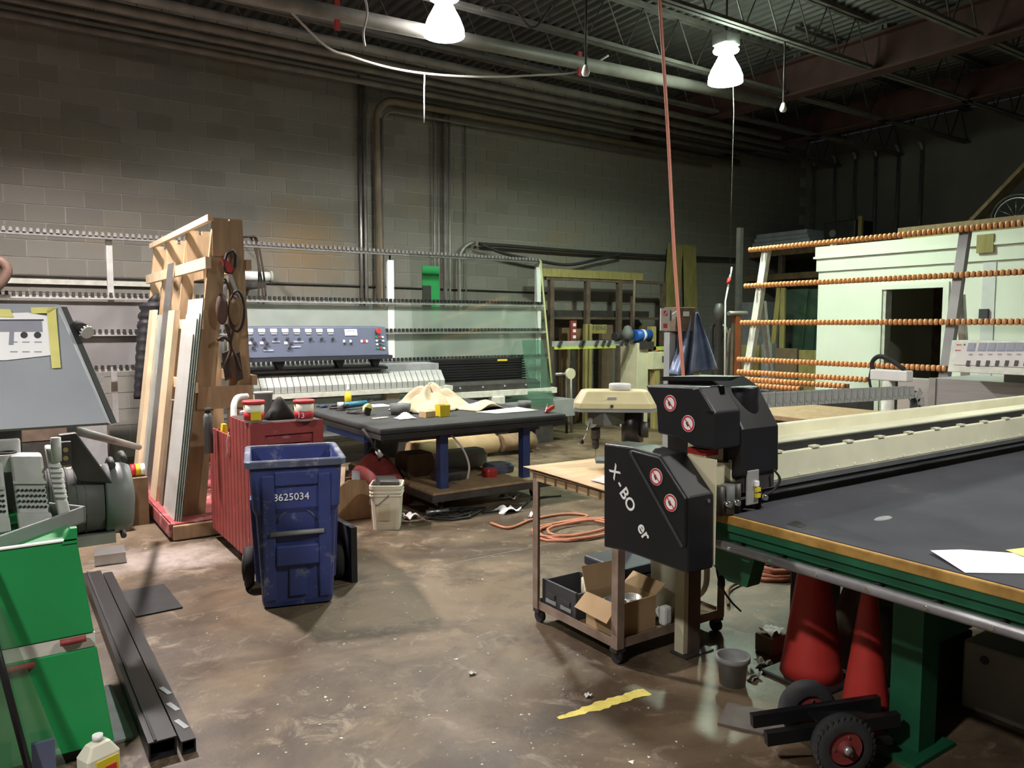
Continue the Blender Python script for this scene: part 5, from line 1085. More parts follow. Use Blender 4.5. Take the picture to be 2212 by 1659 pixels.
# dusty grinding head housings standing in the tray
def head(px0, px1, pyt, pyb, lean_, holes, ridges):
    y = 3.66
    b0, b1 = AY(px0+lean_, pyb, y-.06), AY(px1+lean_, pyb, y-.06); t0, t1 = AY(px0, pyt, y+.06), AY(px1, pyt, y+.06)
    L_ = lambda a, b, v: a+(b-a)*v
    def fr(u, v, off=0.0):
        q = L_(L_(b0, b1, u), L_(t0, t1, u), v); return q+V(0, -off, 0)
    g = MB().loft([[fr(0, 0), fr(1, 0), fr(1, 1), fr(0, 1)], [q+V(.0, .12, 0) for q in (fr(0, 0), fr(1, 0), fr(1, 1), fr(0, 1))]])
    hd = g.build('head_housing', 'cast_white', gm, bevel=.01)
    MB().loft([[fr(-.03, 0, .02), fr(1.03, 0, .02), fr(1.02, .22, .02), fr(-.02, .22, .02)], [fr(-.03, 0, -.01), fr(1.03, 0, -.01), fr(1.02, .22, -.01), fr(-.02, .22, -.01)]]).build('skirt', 'cast_white', hd, bevel=.006)
    MB().loft([[fr(-.0, .62, .012), fr(1.0, .62, .012), fr(1.0, .65, .012), fr(-.0, .65, .012)], [fr(-.0, .62, -.01), fr(1.0, .62, -.01), fr(1.0, .65, -.01), fr(-.0, .65, -.01)]]).build('groove_rib', 'cast_white', hd)
    if holes:
        for r_ in range(4):
            for k in range(7): c0 = fr(.12+.127*k, .30+.075*r_); MB().cyl(c0+V(0, -.002, 0), c0+V(0, -.006, 0), .0055, n=8).build('hole', 'ink', hd)
    if ridges:
        for r_ in range(7): z_ = .27+r_*.075; MB().loft([[fr(0, z_, .02), fr(1.05, z_, .02), fr(1.03, z_+.035, .008), fr(0, z_+.035, .008)], [fr(0, z_, -.01), fr(1.05, z_, -.01), fr(1.03, z_+.035, -.01), fr(0, z_+.035, -.01)]]).build('fin', 'cast_white', hd)
head(20, 92, 985, 1142, 22, True, False); head(98, 124, 968, 1112, 28, False, True); head(-60, 5, 1000, 1150, 18, True, False)
c0 = AY(15, 985, 3.78); MB().cyl(c0+V(0, 0, -.06), c0+V(0, 0, .01), .05, n=20).build('spindle_cap', 'cast_white', gm); MB().tube(arc(c0+V(0, 0, .013), .03, 0, 330, 14, (1, 0, 0), (0, 1, 0)), .006, 6, closed=True).build('spindle_ring', 'dark_steel', gm)
MB().box(c0.x-.06, c0.x+.05, 3.82, 3.88, c0.z, c0.z+.06).build('spindle_block', 'cast_white', gm, bevel=.008)
c0 = AY(120, 945, 3.7); MB().cyl(c0+V(0, 0, -.1), c0, .02, n=10).build('oil_cup', 'translucent_white', gm)
# motor with belt guard at the right end
m0 = AY(190, 1078, 4.15); m1 = AY(232, 1082, 4.05)
ax = V(.30, -.05, 0)
MB().cyl(m0-V(.25, 0, 0), m0+V(.06, -.01, 0), .155, n=26).build('motor_body', 'motor_grey', gm)
for k in range(6): MB().tube(arc(m0+V(-.02-.035*k, 0, 0), .158, 0, 345, 22, (0, 1, 0), (0, 0, 1)), .006, 5, closed=True).build('motor_fin', 'motor_grey', gm)
MB().lathe([(.15, 0), (.165, .01), (.165, .09), (.15, .12), (.06, .135), (0, .135)], m0+V(.06, -.01, 0), 26, rot=Euler((0, R(90), 0)).to_matrix()).build('fan_cowl', 'grey_lip', gm)
for k, r_ in enumerate((.185, .21)):
    MB().tube([m0+V(.10+.05*k, -.02, 0)+V(0, math.cos(R(a))*r_, math.sin(R(a))*r_)*1 for a in range(-80, 120, 14)], .014, 8).build('motor_hose', 'motor_grey', gm)
MB().box(m0.x-.2, m0.x+.1, m0.y-.12, m0.y+.12, m0.z-.20, m0.z-.15).build('motor_foot', 'alu', gm); MB().box(m0.x-.25, m0.x-.12, m0.y-.1, m0.y+.2, 0, m0.z-.2).build('motor_pedestal', 'dark_steel', gm)
g0, g1, g2, g3 = AY(125, 940, 4.0), AY(165, 935, 4.0), AY(245, 1045, 4.0), AY(170, 1040, 4.0)
MB().loft([[g0, g1, g2, g3], [q+V(0, .05, 0) for q in (g0, g1, g2, g3)]]).build('belt_guard', 'dark_steel', gm, bevel=.006)
q0, q1 = AY(128, 955, 3.96), AY(155, 1002, 3.96); MB().box(q0.x, q1.x, 3.94, 3.99, q1.z, q0.z).build('switch_plate', 'dark_steel', gm)
for py in (972, 990): c0 = AY(142, py, 3.93); MB().cyl(c0+V(0, .01, 0), c0, .011, n=10).build('brass_button', 'yellow_wood', gm)
# sloping control desk
db, dt = AY(240, 918, 3.0), AY(130, 660, 3.35); xl = -1.1
fl = [V(xl, 3.0, db.z), V(db.x, 3.0, db.z), V(dt.x, 3.35, dt.z), V(xl, 3.35, dt.z)]
nf = (fl[1]-fl[0]).cross(fl[3]-fl[0]).normalized()
if nf.y > 0: nf = -nf
MB().loft([fl, [q+V(0, .24, 0) for q in fl]]).build('desk_box', 'console_edge', gm, bevel=.01)
desk = MB().loft([[q+nf*.003 for q in fl], [q+nf*.016 for q in (fl[0], fl[1]-V(.012, 0, 0), fl[2]-V(.014, 0, .006), fl[3]-V(0, 0, .006))]]).build('desk_face', 'grey_paint', gm)
MB().loft([[fl[1]+V(.002, .0, .004), fl[1]+V(.022, .03, .004), fl[2]+V(.024, .03, -.004), fl[2]+V(.002, .0, -.004)], [q+V(0, .22, 0) for q in (fl[1]+V(.002, .0, .004), fl[1]+V(.022, .03, .004), fl[2]+V(.024, .03, -.004), fl[2]+V(.002, .0, -.004))]]).build('desk_edge', 'black_rubber', gm)
MB().box(-.9, -.1, 3.45, 3.9, 1.30, db.z+.1).build('desk_stem', 'dark_steel', gm)
def DF(px, py, off=.018):
    r_ = ray(px, py); o_ = V(0, 0, CAM_H); p_ = fl[0]+nf*.0; tt = (p_-o_).dot(nf)/r_.dot(nf); return o_+r_*tt+nf*off
def sheet(name, pts, m_, off, parent=desk, th=.0015): return MB().loft([[DF(*p, off) for p in pts], [DF(*p, off+th) for p in pts]]).build(name, m_, parent)
sheet('paper_notice', [(-60, 785), (12, 785), (110, 774), (104, 690), (60, 682), (-60, 686)], 'paper', .0165)
sheet('paper_print', [(-60, 724), (92, 724), (90, 700), (-60, 701)], 'ink_grey', .0185, th=.0006)
sheet('print_rule', [(-60, 701), (94, 700), (94, 697), (-60, 698)], 'ink', .0185, th=.0006)
for px, py in ((52, 731), (81, 731)): sheet('dial_print', [(px+8*math.cos(a*.5236), py+7*math.sin(a*.5236)) for a in range(12)], 'ink', .0185, th=.0006)
sheet('pen_mark', [(19, 752), (29, 752), (30, 712), (22, 700)], 'ink_grey', .0192, th=.0006)
for y_ in (745, 766): 
    for k in range(3): sheet('small_print', [(48+k*0+(-26+k*26), y_+2), (48+(-26+k*26)+16, y_+2), (48+(-26+k*26)+16, y_), (48+(-26+k*26), y_)], 'ink_grey', .0185, th=.0006)
for pts in (((112, 803), (131, 802), (120, 672), (100, 671)), ((68, 685), (106, 684), (124, 671), (66, 672)), ((-40, 690), (30, 693), (22, 676), (-40, 674))): sheet('masking_tape', list(pts), 'tape', .0195, th=.0008)
k0 = AY(178, 712, 3.35); kn = MB().cyl(AY(163, 700, 3.33), AY(186, 716, 3.30), .018, .026, n=12).build('side_knob', 'black_rubber', gm); MB().cyl(AY(186, 716, 3.30), AY(190, 719, 3.29), .026, .024, n=12).build('knob_face', 'white_paint', kn)
MB().cyl(AY(140, 690, 3.36), AY(164, 701, 3.33), .010, n=8).build('knob_shaft', 'steel', gm)
# glass sheet and black rod leaning on the green cabinet
e1, e2 = AY(150, 1640, 3.12), AY(4, 1308, 3.19)
t = thing('glass_sheet', 'clear glass sheet with slanted edge leaning in front of the green cabinet', 'glass', (0, 3.12, .0))
MB().add([V(-.9, 3.10, .012), V(e1.x+.004, 3.10, .012), V(e2.x, 3.19, e2.z), V(-.9, 3.19, e2.z+.25)], [(0, 1, 2, 3)]).build('pane', 'glass_clear', t, solid=.008)
r0, r1 = AY(66, 1612, 3.0), AY(0, 1395, 3.08); o = MB().cyl(V(r0.x+.015, 2.98, .004), r1+(r1-r0)*.9, .012, n=10).build('black_rod', 'black_paint'); tag(o, 'black rod leaning in front of the glass sheet at the left edge', 'rod')
# clutter at the foot of the green cabinet
x0_ = AZ(437, 1650, 0).x-.175
o = MB().obox((x0_-.10, AZ(262, 1560, 0).y+.1, .006), (.16, .55, .010), (0, 0, .03)).build('grey_plate', 'pad_grey'); tag(o, 'grey flat plate on the floor beside the green cabinet', 'plate')
o = MB().obox((x0_-.14, AZ(262, 1520, 0).y+.1, .016), (.08, .42, .008), (0, 0, .03)).build('white_plate', 'cream_block'); tag(o, 'pale narrow plate lying on the grey plate by the green cabinet', 'plate')
c0 = AZ(215, 1690, 0); t = thing('detergent_jug', 'cream plastic jug with yellow and red label at the bottom left', 'jug', (c0.x+.0, c0.y-.0, 0), .4)
MB().loft([[V(x*s_, y*s_, z) for x, y in ((-.06, -.04), (.06, -.04), (.06, .04), (-.06, .04))] for s_, z in ((.95, 0), (1, .02), (1, .11), (.6, .15), (.3, .16))], smooth=False).build('body', 'bucket_white', t, local=True, bevel=.008)
MB().obox((.01, -.042, .07), (.08, .004, .06)).build('yellow_label', 'yellow', t, local=True); MB().obox((.02, -.045, .06), (.04, .003, .025)).build('red_label', 'red_sign', t, local=True); MB().cyl((0, 0, .16), (0, 0, .18), .018, n=10).build('cap', 'white_paint', t, local=True)
c0 = AZ(150, 1715, 0)+V(-.03, -.1, 0); o = MB().grid(lambda u, v: c0+V((u-.5)*.13, (v-.5)*.13, .004+.10*math.sin(math.pi*u)*math.sin(math.pi*v)*(1+.2*math.sin(6*u+5*v))), 10, 10).build('white_rag', 'white_rag', solid=.004); tag(o, 'white rag heaped beside the cream jug at the bottom left', 'rag')
o = MB().obox((AZ(20, 1659, 0).x-.1, 2.86, .08), (.22, .03, .16), (-.12, 0, .0)).build('dark_plate', 'dark_steel'); tag(o, 'dark plate standing at the bottom left corner', 'plate')
o = MB().obox((AZ(75, 1640, 0).x+.02, 3.05, .10), (.07, .02, .20), (-.1, 0, 0)).build('slate_plate', 'console_blue'); tag(o, 'small slate grey plate standing behind the black rod', 'plate')
# black channels on the floor
n0 = AZ(437, 1650, 0)
t = thing('steel_channel', 'wide black rectangular channel lying on the floor beside the green cabinet', 'channel', (.56, 4.2, 0))
x0 = n0.x-.165
def tube_rect(x0, x1, y0, y1, z0, z1, w): return MB().box(x0, x1, y0, y1, z0, z0+w).box(x0, x1, y0, y1, z1-w, z1).box(x0, x0+w, y0, y1, z0+w, z1-w).box(x1-w, x1, y0, y1, z0+w, z1-w)
tube_rect(x0, x0+.10, 3.08, 5.5, .002, .075, .006).build('profile', 'black_paint', t); MB().box(x0+.02, x0+.03, 3.08, 5.5, .0755, .082).build('bead', 'black_rubber', t)
t = thing('steel_channel', 'narrow black channel with white marks lying nearest the aisle on the floor', 'channel', (.66, 4.2, 0))
tube_rect(x0+.112, x0+.165, 3.06, 5.5, .002, .055, .005).build('profile', 'black_paint', t)
for k in range(3): MB().obox((x0+.14, 3.2+k*.17, .0565), (.02, .09, .002), (0, 0, .25)).build('chalk_mark', 'pad_grey', t)
# objects behind the green machine
c0 = AZ(238, 1215, 0); o = MB().loft([[V(c0.x+x, c0.y+y+.05, z) for x, y in ((-.10, -.10), (.09, -.12), (.11, .10), (-.08, .12))] for z in (.004, .075)]).build('metal_box', 'steel'); tag(o, 'low shiny metal box on the floor behind the green cabinet', 'box')
o = MB().obox((x0+.165+.14, 4.95, .005), (.25, .5, .008), (0, 0, .03)).build('shadow_mat', 'black_rubber'); tag(o, 'dark flat mat standing in for shadow beside the black channels', 'mat')  # dark sheet laid where only shadow falls on the floor
a, b = AY(155, 928, 4.06), AY(300, 966, 6.4); o = MB().cyl(V(a.x, a.y, a.z), V(b.x, b.y, b.z), .022, n=10).build('grey_bar', 'pipe_grey'); tag(o, 'grey bar sloping from the grinding machine toward the wooden rack', 'bar')
c0 = AZ(222, 985, .36); 
def sack(u, v): 
    a = 2*math.pi*u; return V(.56+.31*math.cos(a)*math.sin(math.pi*v)**.5, 7.0+.25*math.sin(a)*math.sin(math.pi*v)**.5, .375+.14*(v)+.012*math.sin(5*a))
o = MB().grid(sack, 25, 9).build('sand_bag', 'card'); tag(o, 'tan sack lying on a crate behind the grinding machine', 'sack')
o = MB().box(.30, .88, 6.75, 7.25, 0, .358).build('dark_crate', 'card_dark', bevel=.01); tag(o, 'dark crate under the tan sack behind the grinding machine', 'crate')
c0 = AY(278, 981, 7.0); t = thing('tape_roll', 'red yellow and white roll standing beside the tan sack', 'roll', (c0.x+.04, 7.0, .0))
MB().box(.905, 1.04, 6.9, 7.2, 0, .395).build('roll_stand', 'wood_dark', t)
for k, m_ in enumerate(('red_sign', 'yellow', 'paper')): MB().cyl((.925+.036*k, 7.0, .448), (.925+.036*k+.034, 7.0, .448), .05, n=16).build('band', m_, t)

# ================================================================ RIGHT FOREGROUND: CUTTING TABLE
ct_ = thing('cutting_table', 'large glass cutting table with dark felt top, green frame, cream beam and black head', 'machine', (4, 1.0, 0))
TX0, TX1, TY0, TY1 = 2.39, 6.1, -1.6, 2.68
MB().box(TX0+.02, TX1, TY0, TY1, .875, .90).build('felt_top', 'felt', ct_)
MB().box(TX0, TX0+.019, TY0, TY1, .862, .899).build('wood_edge', 'edge_wood', ct_, bevel=.005); MB().box(TX0+.005, TX1, TY0, TY1, .835, .8615).build('top_board', 'green_dark', ct_)
MB().box(TX0+.04, TX0+.10, TY0, TY1, .762, .834).box(TX0+.10, TX1, TY1-.06, TY1, .762, .834).build('green_frame', 'green_dark', ct_); MB().box(TX0+.02, TX0+.11, TY0, TY1, .80, .834).build('frame_flange', 'green_dark', ct_)
bar = MB().cyl((TX0-.03, TY0, .785), (TX0-.03, 2.05, .785), .019, n=14).build('guide_bar', 'bar_steel', ct_)
y = 1.95
while y > TY0:
    MB().cyl((TX0-.05, y, .785), (TX0-.046, y, .785), .007, n=8).build('bar_screw', 'chrome', bar); MB().cyl((TX0-.01, y, .785), (TX0+.039, y, .785), .012, n=8).build('bar_standoff', 'dark_steel', bar); y -= .19
for y in (1.75, 1.35, .95): MB().cyl((TX0+.03, y, .765), (TX0+.038, y, .765), .008, n=6).build('frame_bolt', 'alu', ct_)
for x, y in ((2.93, 1.52), (2.93, -.9), (5.6, 1.52), (5.6, -.9)):
    MB().box(x-.06, x+.06, y-.06, y+.06, .02, .834).build('leg', 'green_dark', ct_); MB().box(x-.16, x+.14, y-.10, y+.10, 0, .019).build('foot_plate', 'green_dark', ct_)
MB().box(2.99, 5.54, 1.47, 1.57, .42, .52).build('cross_beam', 'green_dark', ct_); MB().box(2.88, 2.98, -.84, 1.46, .68, .834).build('side_beam', 'green_dark', ct_)
MB().prism([(1.95, .761), (2.35, .761), (2.30, .70), (2.10, .58), (2.0, .58)], 'x', 2.52, 2.60).build('gusset', 'green_dark', ct_)
# end column under the head
MB().box(2.84, 2.92, 2.60, 2.66, .01, .834).build('end_column', 'rust_steel', ct_); MB().box(2.80, 2.832, 2.60, 2.66, .01, .834).build('end_column', 'cream_dim', ct_); MB().box(2.78, 2.98, 2.56, 2.67, 0, .0095).build('column_foot', 'dark_steel', ct_)
# beam
BY = 2.03
bm = MB().box(2.45, 6.4, BY, BY+.022, .995, 1.112).build('beam_face', 'cream_paint', ct_, bevel=.005)
MB().box(2.45, 6.4, BY+.0225, BY+.045, .995, 1.143).build('beam_slot', 'black_rubber', ct_); MB().box(2.45, 6.4, BY+.046, BY+.155, .995, 1.152).build('beam_top', 'cream_paint', ct_, bevel=.004); MB().box(2.45, 6.4, BY+.156, BY+.20, .995, 1.142).build('beam_trough', 'cream_dim', ct_); MB().box(2.45, 6.4, BY+.201, BY+.24, .995, 1.192).build('beam_rear', 'cream_paint', ct_, bevel=.004)
MB().box(2.45, 6.4, BY-.012, BY+.05, .972, .9945).build('steel_strip', 'steel', ct_); MB().box(2.45, 6.4, BY-.005, BY+.12, .952, .9715).build('brush_strip', 'black_rubber', ct_)
x = 2.72
while x < 6.3: MB().box(x, x+.05, BY-.004, BY+.024, 1.1125, 1.121).build('cover_clip', 'cream_paint', bm); x += .26
x = 2.75
while x < 6.3: MB().cyl((x, BY-.004, 1.008), (x, BY, 1.008), .006, n=8).build('screw', 'white_paint', bm); x += .14
MB().box(6.2, 6.4, 1.9, 2.3, .6, .99).build('far_carriage', 'dark_steel', ct_); MB().box(6.101, 6.199, 1.9, 2.3, .7, .83).build('far_bracket', 'dark_steel', ct_)
# energy chain
ch = MB().box(2.66, 4.3, BY+.26, BY+.31, 1.145, 1.155).build('chain_trough', 'grey_lip', ct_); MB().box(2.8, 2.9, BY+.241, BY+.31, 1.0, 1.144).box(4.1, 4.2, BY+.241, BY+.31, 1.0, 1.144).build('trough_bracket', 'dark_steel', ch)
lk = None; cyc = BY+.285; path = []
x = 2.70
while x < 4.30: path.append((x, 1.305-.02*(x-2.7), 0)); x += .056
cxa, cza, rra = 4.30, 1.273-.075, .075
for k in range(1, 5): a = R(90-k*40); path.append((cxa+rra*math.cos(a), cza+rra*math.sin(a), -R(k*40)))
for (x, z, ro) in path:
    if lk is None:
        lk = MB().box(-.026, .026, -.024, -.018, -.034, .034).box(-.026, .026, .018, .024, -.034, .034).box(-.006, .006, -.0178, .0178, .022, .027).cyl((0, -.026, 0), (0, -.0241, 0), .019, n=10).build('chain_link', 'plastic_link', ch, local=True); lk.location = (x-4, cyc-1.0, z); lk.rotation_euler = (0, -ro, 0)
    else: piece(lk, ch, (x-4, cyc-1.0, z), (0, -ro, 0))
MB().tube(spline([(4.36, cyc, 1.25), (4.345, cyc, 1.20), (4.33, cyc, 1.16)]), .02, 8).build('chain_cable', 'black_rubber', ch)
# black covers of the cutting head
def FX(pts, x): return [(AX(*p, x).y, AX(*p, x).z) for p in pts]
xb0, xb1 = 2.15, 2.29
lowc = MB().prism(FX([(1304, 958), (1365, 966), (1428, 984), (1487, 1076), (1487, 1241), (1352, 1192), (1304, 1182)], xb0), 'x', xb0, xb1).build('lower_cover', 'black_shell', ct_, bevel=.008)
MB().prism(FX([(1368, 972), (1428, 988), (1485, 1076), (1485, 1180), (1478, 1180)], xb0), 'x', xb0-.013, xb0-.0005).build('raised_field', 'black_shell', lowc, bevel=.005)
MB().beam(AX(1366, 974, xb0)+V(-.012, 0, 0), AX(1480, 1180, xb0)+V(-.012, 0, 0), .010, .012).build('edge_rib', 'shell_highlight', lowc)
MB().box(xb1+.001, xb1+.008, AX(1487, 1100, xb0).y-.006, AX(1304, 1000, xb0).y, AX(1487, 1235, xb0).z, AX(1304, 965, xb0).z).build('cover_plate', 'cream_dim', lowc)
yf = AX(1487, 1100, xb0).y
for py in (1090, 1205): z_ = AX(1487, py, xb0).z; MB().cyl((xb1-.03, yf-.004, z_), (xb1-.03, yf, z_), .008, n=8).build('screw', 'chrome', lowc)
MB().cyl((xb0+.06, AX(1304, 1090, xb0).y+.012, .93), (xb0+.06, AX(1304, 1090, xb0).y, .93), .02, n=10).build('side_button', 'black_rubber', lowc)
a, b = AX(1322, 1012, xb0), AX(1402, 1168, xb0); dv = b-a; xd = V(0, dv.y, dv.z); yd = V(0, dv.z, -dv.y)
for body, px, py, sz in (('X', 1328, 1020, .072), ('-', 1341, 1045, .07), ('BO', 1356, 1080, .074), ('er', 1391, 1148, .078)):
    textmesh(body, sz, 'lettering', 'paper', lowc, AX(px, py, xb0)+V(-.0015, 0, 0), xd, yd, .0008, bold=.018)
def prohibition(px, py, x, parent, r=.034):
    c0 = AX(px, py, x); u, v = V(0, -1, 0), V(0, 0, 1)
    st = MB().prism([(c0.y+r*math.cos(a*.2618), c0.z+r*math.sin(a*.2618)) for a in range(24)], 'x', x-.002, x-.0005).build('warning_sticker', 'paper', parent)
    n = 24; ring = MB(); vs = []
    for k in range(n):
        a = 2*math.pi*k/n
        for rr_ in (r*.94, r*.74): vs.append((x-.0028, c0.y+rr_*math.cos(a), c0.z+rr_*math.sin(a)))
    ring.add(vs, [(2*k, 2*k+1, (2*k+3) % (2*n), (2*k+2) % (2*n)) for k in range(n)]); ring.build('red_ring', 'red_sign', st, solid=.0008)
    MB().obox((x-.003, c0.y, c0.z), (.0008, r*1.5, r*.12), (R(45), 0, 0)).build('red_bar', 'red_sign', st); MB().obox((x-.0026, c0.y+.003, c0.z-.002), (.0006, r*.35, r*.55), (R(-30), 0, 0)).build('hand_symbol', 'ink', st)
prohibition(1418, 1030, xb0-.013, lowc); prohibition(1449, 1086, xb0-.013, lowc)
xu0, xu1, xw = 2.30, 2.45, 2.68
upc = MB().prism(FX([(1393, 832), (1512, 836), (1545, 892), (1545, 972), (1500, 966), (1465, 945), (1420, 936), (1417, 878)], xu0), 'x', xu0, xu1).build('upper_cover', 'black_shell', ct_, bevel=.008)
prohibition(1448, 871, xu0, upc); prohibition(1487, 915, xu0, upc)
MB().prism(FX([(1498, 841), (1512, 838), (1543, 890), (1527, 890)], xu0), 'x', xu0-.008, xu0-.0005).build('grip_field', 'black_shell', upc, bevel=.003)
wide = MB().prism(FX([(1440, 813), (1530, 816), (1560, 838), (1604, 928), (1604, 1030), (1560, 1040), (1440, 975)], xu1+.001), 'x', xu1+.001, xw).build('carriage_cover', 'black_shell', ct_, bevel=.01)
cpos = AX(1632, 900, xu1+.12); MB().cyl((cpos.x, cpos.y+.07, cpos.z-.05), (cpos.x, cpos.y+.07, cpos.z+.12), .068, n=24).build('motor_dome', 'black_shell', wide, bevel=.006)
MB().prism(FX([(1440, 813), (1600, 813), (1580, 822), (1440, 822)], xu1+.001), 'x', xu1-.03, xu1).build('top_flange', 'black_shell', wide)
q = AX(1604, 1030, xu1); MB().box(xu1+.02, xw-.02, q.y+.01, q.y+.25, .985, q.z-.004).build('carriage_block', 'dark_steel', ct_)
MB().box(xu1+.03, xu1+.10, q.y-.002, q.y+.008, .93, q.z+.02).build('sensor_plate', 'alu', ct_, bevel=.003)
for z_ in (.965, .990): MB().box(xu1+.075, xu1+.10, q.y-.012, q.y-.0025, z_-.008, z_+.008).build('sensor_tag', 'yellow', ct_)
MB().box(xu1+.07, xu1+.09, q.y-.012, q.y-.0025, 1.005, 1.025).build('sensor_tag', 'paper', ct_)
for dx, r_, m_ in ((-.10, .022, 'dark_steel'), (-.05, .028, 'motor_grey'), (.0, .02, 'dark_steel'), (.13, .018, 'black_rubber')):
    MB().cyl((xu1+dx, q.y+.03, .905), (xu1+dx, q.y+.03, 1.02), r_, n=12).build('cutter_holder', m_, ct_)
for dx in (-.08, -.03, .14): MB().cyl((xu1+dx, q.y-.01, .95), (xu1+dx, q.y+.03, .95), .012, n=10).build('cutter_knob', 'chrome', ct_)
MB().box(xu0+.02, xu1+.05, q.y+.06, q.y+.2, .96, 1.10).build('carriage_bridge', 'cream_dim', ct_); z_ = AX(1490, 980, xu0).z; MB().box(xu0+.05, xu0+.12, q.y+.10, q.y+.2, z_-.01, z_+.015).build('red_clip', 'red_plastic', ct_)
MB().box(xb1+.009, xu1+.1, q.y+.12, q.y+.4, .90, .955).build('gantry_foot', 'dark_steel', ct_)
MB().tube(spline([(xu1+.19, q.y-.005, 1.06), (xu1+.21, q.y-.02, 1.02), (xu1+.19, q.y-.01, .98), (xu1+.15, q.y-.0, .96)]), .005, 6).build('sensor_lead', 'black_rubber', ct_)
# papers on the felt
fz = .9005
o = MB().add([AZ(2010, 1189, fz+.012), AZ(2075, 1187, fz+.002), AZ(2212, 1196, fz+.001), AZ(2300, 1215, fz+.001), AZ(2300, 1240, fz+.001), AZ(2085, 1237, fz+.002)], [(0, 1, 2, 5), (2, 3, 4, 5)]).build('white_paper', 'paper', solid=.0006); tag(o, 'white paper sheet lying on the dark felt of the cutting table', 'paper')
o = MB().add([AZ(2172, 1188, fz+.004), AZ(2240, 1180, fz+.004), AZ(2290, 1190, fz+.003), AZ(2215, 1203, fz+.004)], [(0, 1, 2, 3)]).build('yellow_paper', 'paper_yellow', solid=.0006); tag(o, 'yellow paper slip beside the white sheet on the cutting table', 'paper')
o = MB().add([AZ(1700, 1132, fz), AZ(1720, 1124, fz), AZ(1742, 1134, fz), AZ(1730, 1140, fz)], [(0, 1, 2, 3)]).build('felt_patch', 'black_rubber', solid=.001); tag(o, 'small black patch on the felt near the beam', 'patch')
c0 = AZ(1908, 1120, fz); o = MB().loft([[c0+V(.0+.055*math.cos(a*.5236)*s_, .02*math.sin(a*.5236)*s_, z) for a in range(12)] for s_, z in ((1, 0), (.8, .004), (.3, .005))]).build('felt_blister', 'pad_grey'); tag(o, 'small pale oval blister in the middle of the cutting table felt', 'mark')

# ---- steel trolley with drill press
cr = thing('steel_trolley', 'brown angle steel trolley with plywood top and casters', 'trolley', (2.83, 3.05, 0))
X0, X1, Y0, Y1 = 2.45, 3.22, 2.70, 3.40
for x, y in ((X0, Y0), (X0, Y1), (X1, Y0), (X1, Y1)):
    sx_, sy_ = (1 if x == X0 else -1), (1 if y == Y0 else -1)
    MB().box(*sorted((x, x+sx_*.045)), *sorted((y, y+sy_*.006)), .08, .84).box(*sorted((x, x+sx_*.006)), *sorted((y+sy_*.0061, y+sy_*.045)), .08, .84).build('leg', 'trolley_steel', cr)
    cs_ = MB().box(x+sx_*.03-.03, x+sx_*.03+.03, y+sy_*.03-.025, y+sy_*.03+.025, .060, .079).build('caster', 'dark_steel', cr); MB().cyl((x+sx_*.03-.014, y+sy_*.03, .034), (x+sx_*.03+.014, y+sy_*.03, .034), .034, n=16).build('caster_wheel', 'black_rubber', cs_)
for z0 in (.080, .795):
    MB().box(X0+.007, X0+.012, Y0+.046, Y1-.046, z0, z0+.045).box(X1-.012, X1-.007, Y0+.046, Y1-.046, z0, z0+.045).box(X0+.046, X1-.046, Y0+.007, Y0+.012, z0, z0+.045).box(X0+.046, X1-.046, Y1-.012, Y1-.007, z0, z0+.045).build('frame_rail', 'trolley_steel', cr)
MB().box(X0+.013, X1-.013, Y0+.013, Y1-.013, .095, .105).build('shelf', 'wood_dark', cr); MB().box(X0-.01, X1+.01, Y0-.01, Y1+.02, .841, .851).build('top_panel', 'wood_mid', cr)
for k in range(7): y = Y1-.04-k*.09; MB().box(X0-.004, X0+.006, y-.07, y, .80, .835).build('slot_plate', 'card', cr)
o = MB().grid(lambda u, v: V(X0-.03+u*.80, Y0-.01+v*.76, .853+.010*(1-u)*v+.006*math.sin(2*v)), 6, 6).build('plywood_sheet', 'plywood', solid=.004); tag(o, 'thin pale plywood sheet lying loose on the trolley top', 'plywood')
o = MB().grid(lambda u, v: V(X0+.04+u*.12, Y0+.12+v*.14, .868+.03*max(0, math.sin(3*u)*math.sin(3*v))*abs(math.sin(9*u+5*v))), 10, 10).build('crumpled_film', 'white_rag', solid=.002); tag(o, 'crumpled white film on the plywood beside the black cover', 'film')
# drill press
dp = thing('drill_press', 'small bench drill press with cream belt cover standing on the trolley', 'drill press', (2.85, 3.08, .868))
hx, hy = 3.02, 3.14
def hd_(w, d, z, dx=0): return [V(hx+dx+x*d, hy+y*w, z) for x, y in ((-.5, -.32), (-.5, .32), (-.36, .5), (.36, .5), (.5, .32), (.5, -.32), (.36, -.5), (-.36, -.5))]
# belt cover long axis across the view
def bc_(l, w, z):
    e = V(math.cos(R(-38)), math.sin(R(-38)), 0); f_ = V(-e.y, e.x, 0); c0 = V(2.80, 3.13, z)
    return [c0+e*x*l+f_*y*w for x, y in ((-.5, -.30), (-.42, -.5), (.42, -.5), (.5, -.30), (.5, .30), (.42, .5), (-.42, .5), (-.5, .30))]
MB().loft([bc_(.44, .24, 1.205), bc_(.435, .235, 1.235), bc_(.36, .17, 1.295), bc_(.34, .15, 1.30)]).build('belt_cover', 'cream_yellow', dp, bevel=.006)
MB().loft([bc_(.445, .245, 1.190), bc_(.445, .245, 1.204)]).build('cover_rim', 'grey_lip', dp)
e = V(math.cos(R(-38)), math.sin(R(-38)), 0); c0 = V(2.80, 3.13, 0); f_ = V(-e.y, e.x, 0)
MB().lathe([(.055, 1.301), (.06, 1.306), (.06, 1.33), (.055, 1.335)], c0+e*.03, 20).build('top_cap', 'translucent_white', dp)
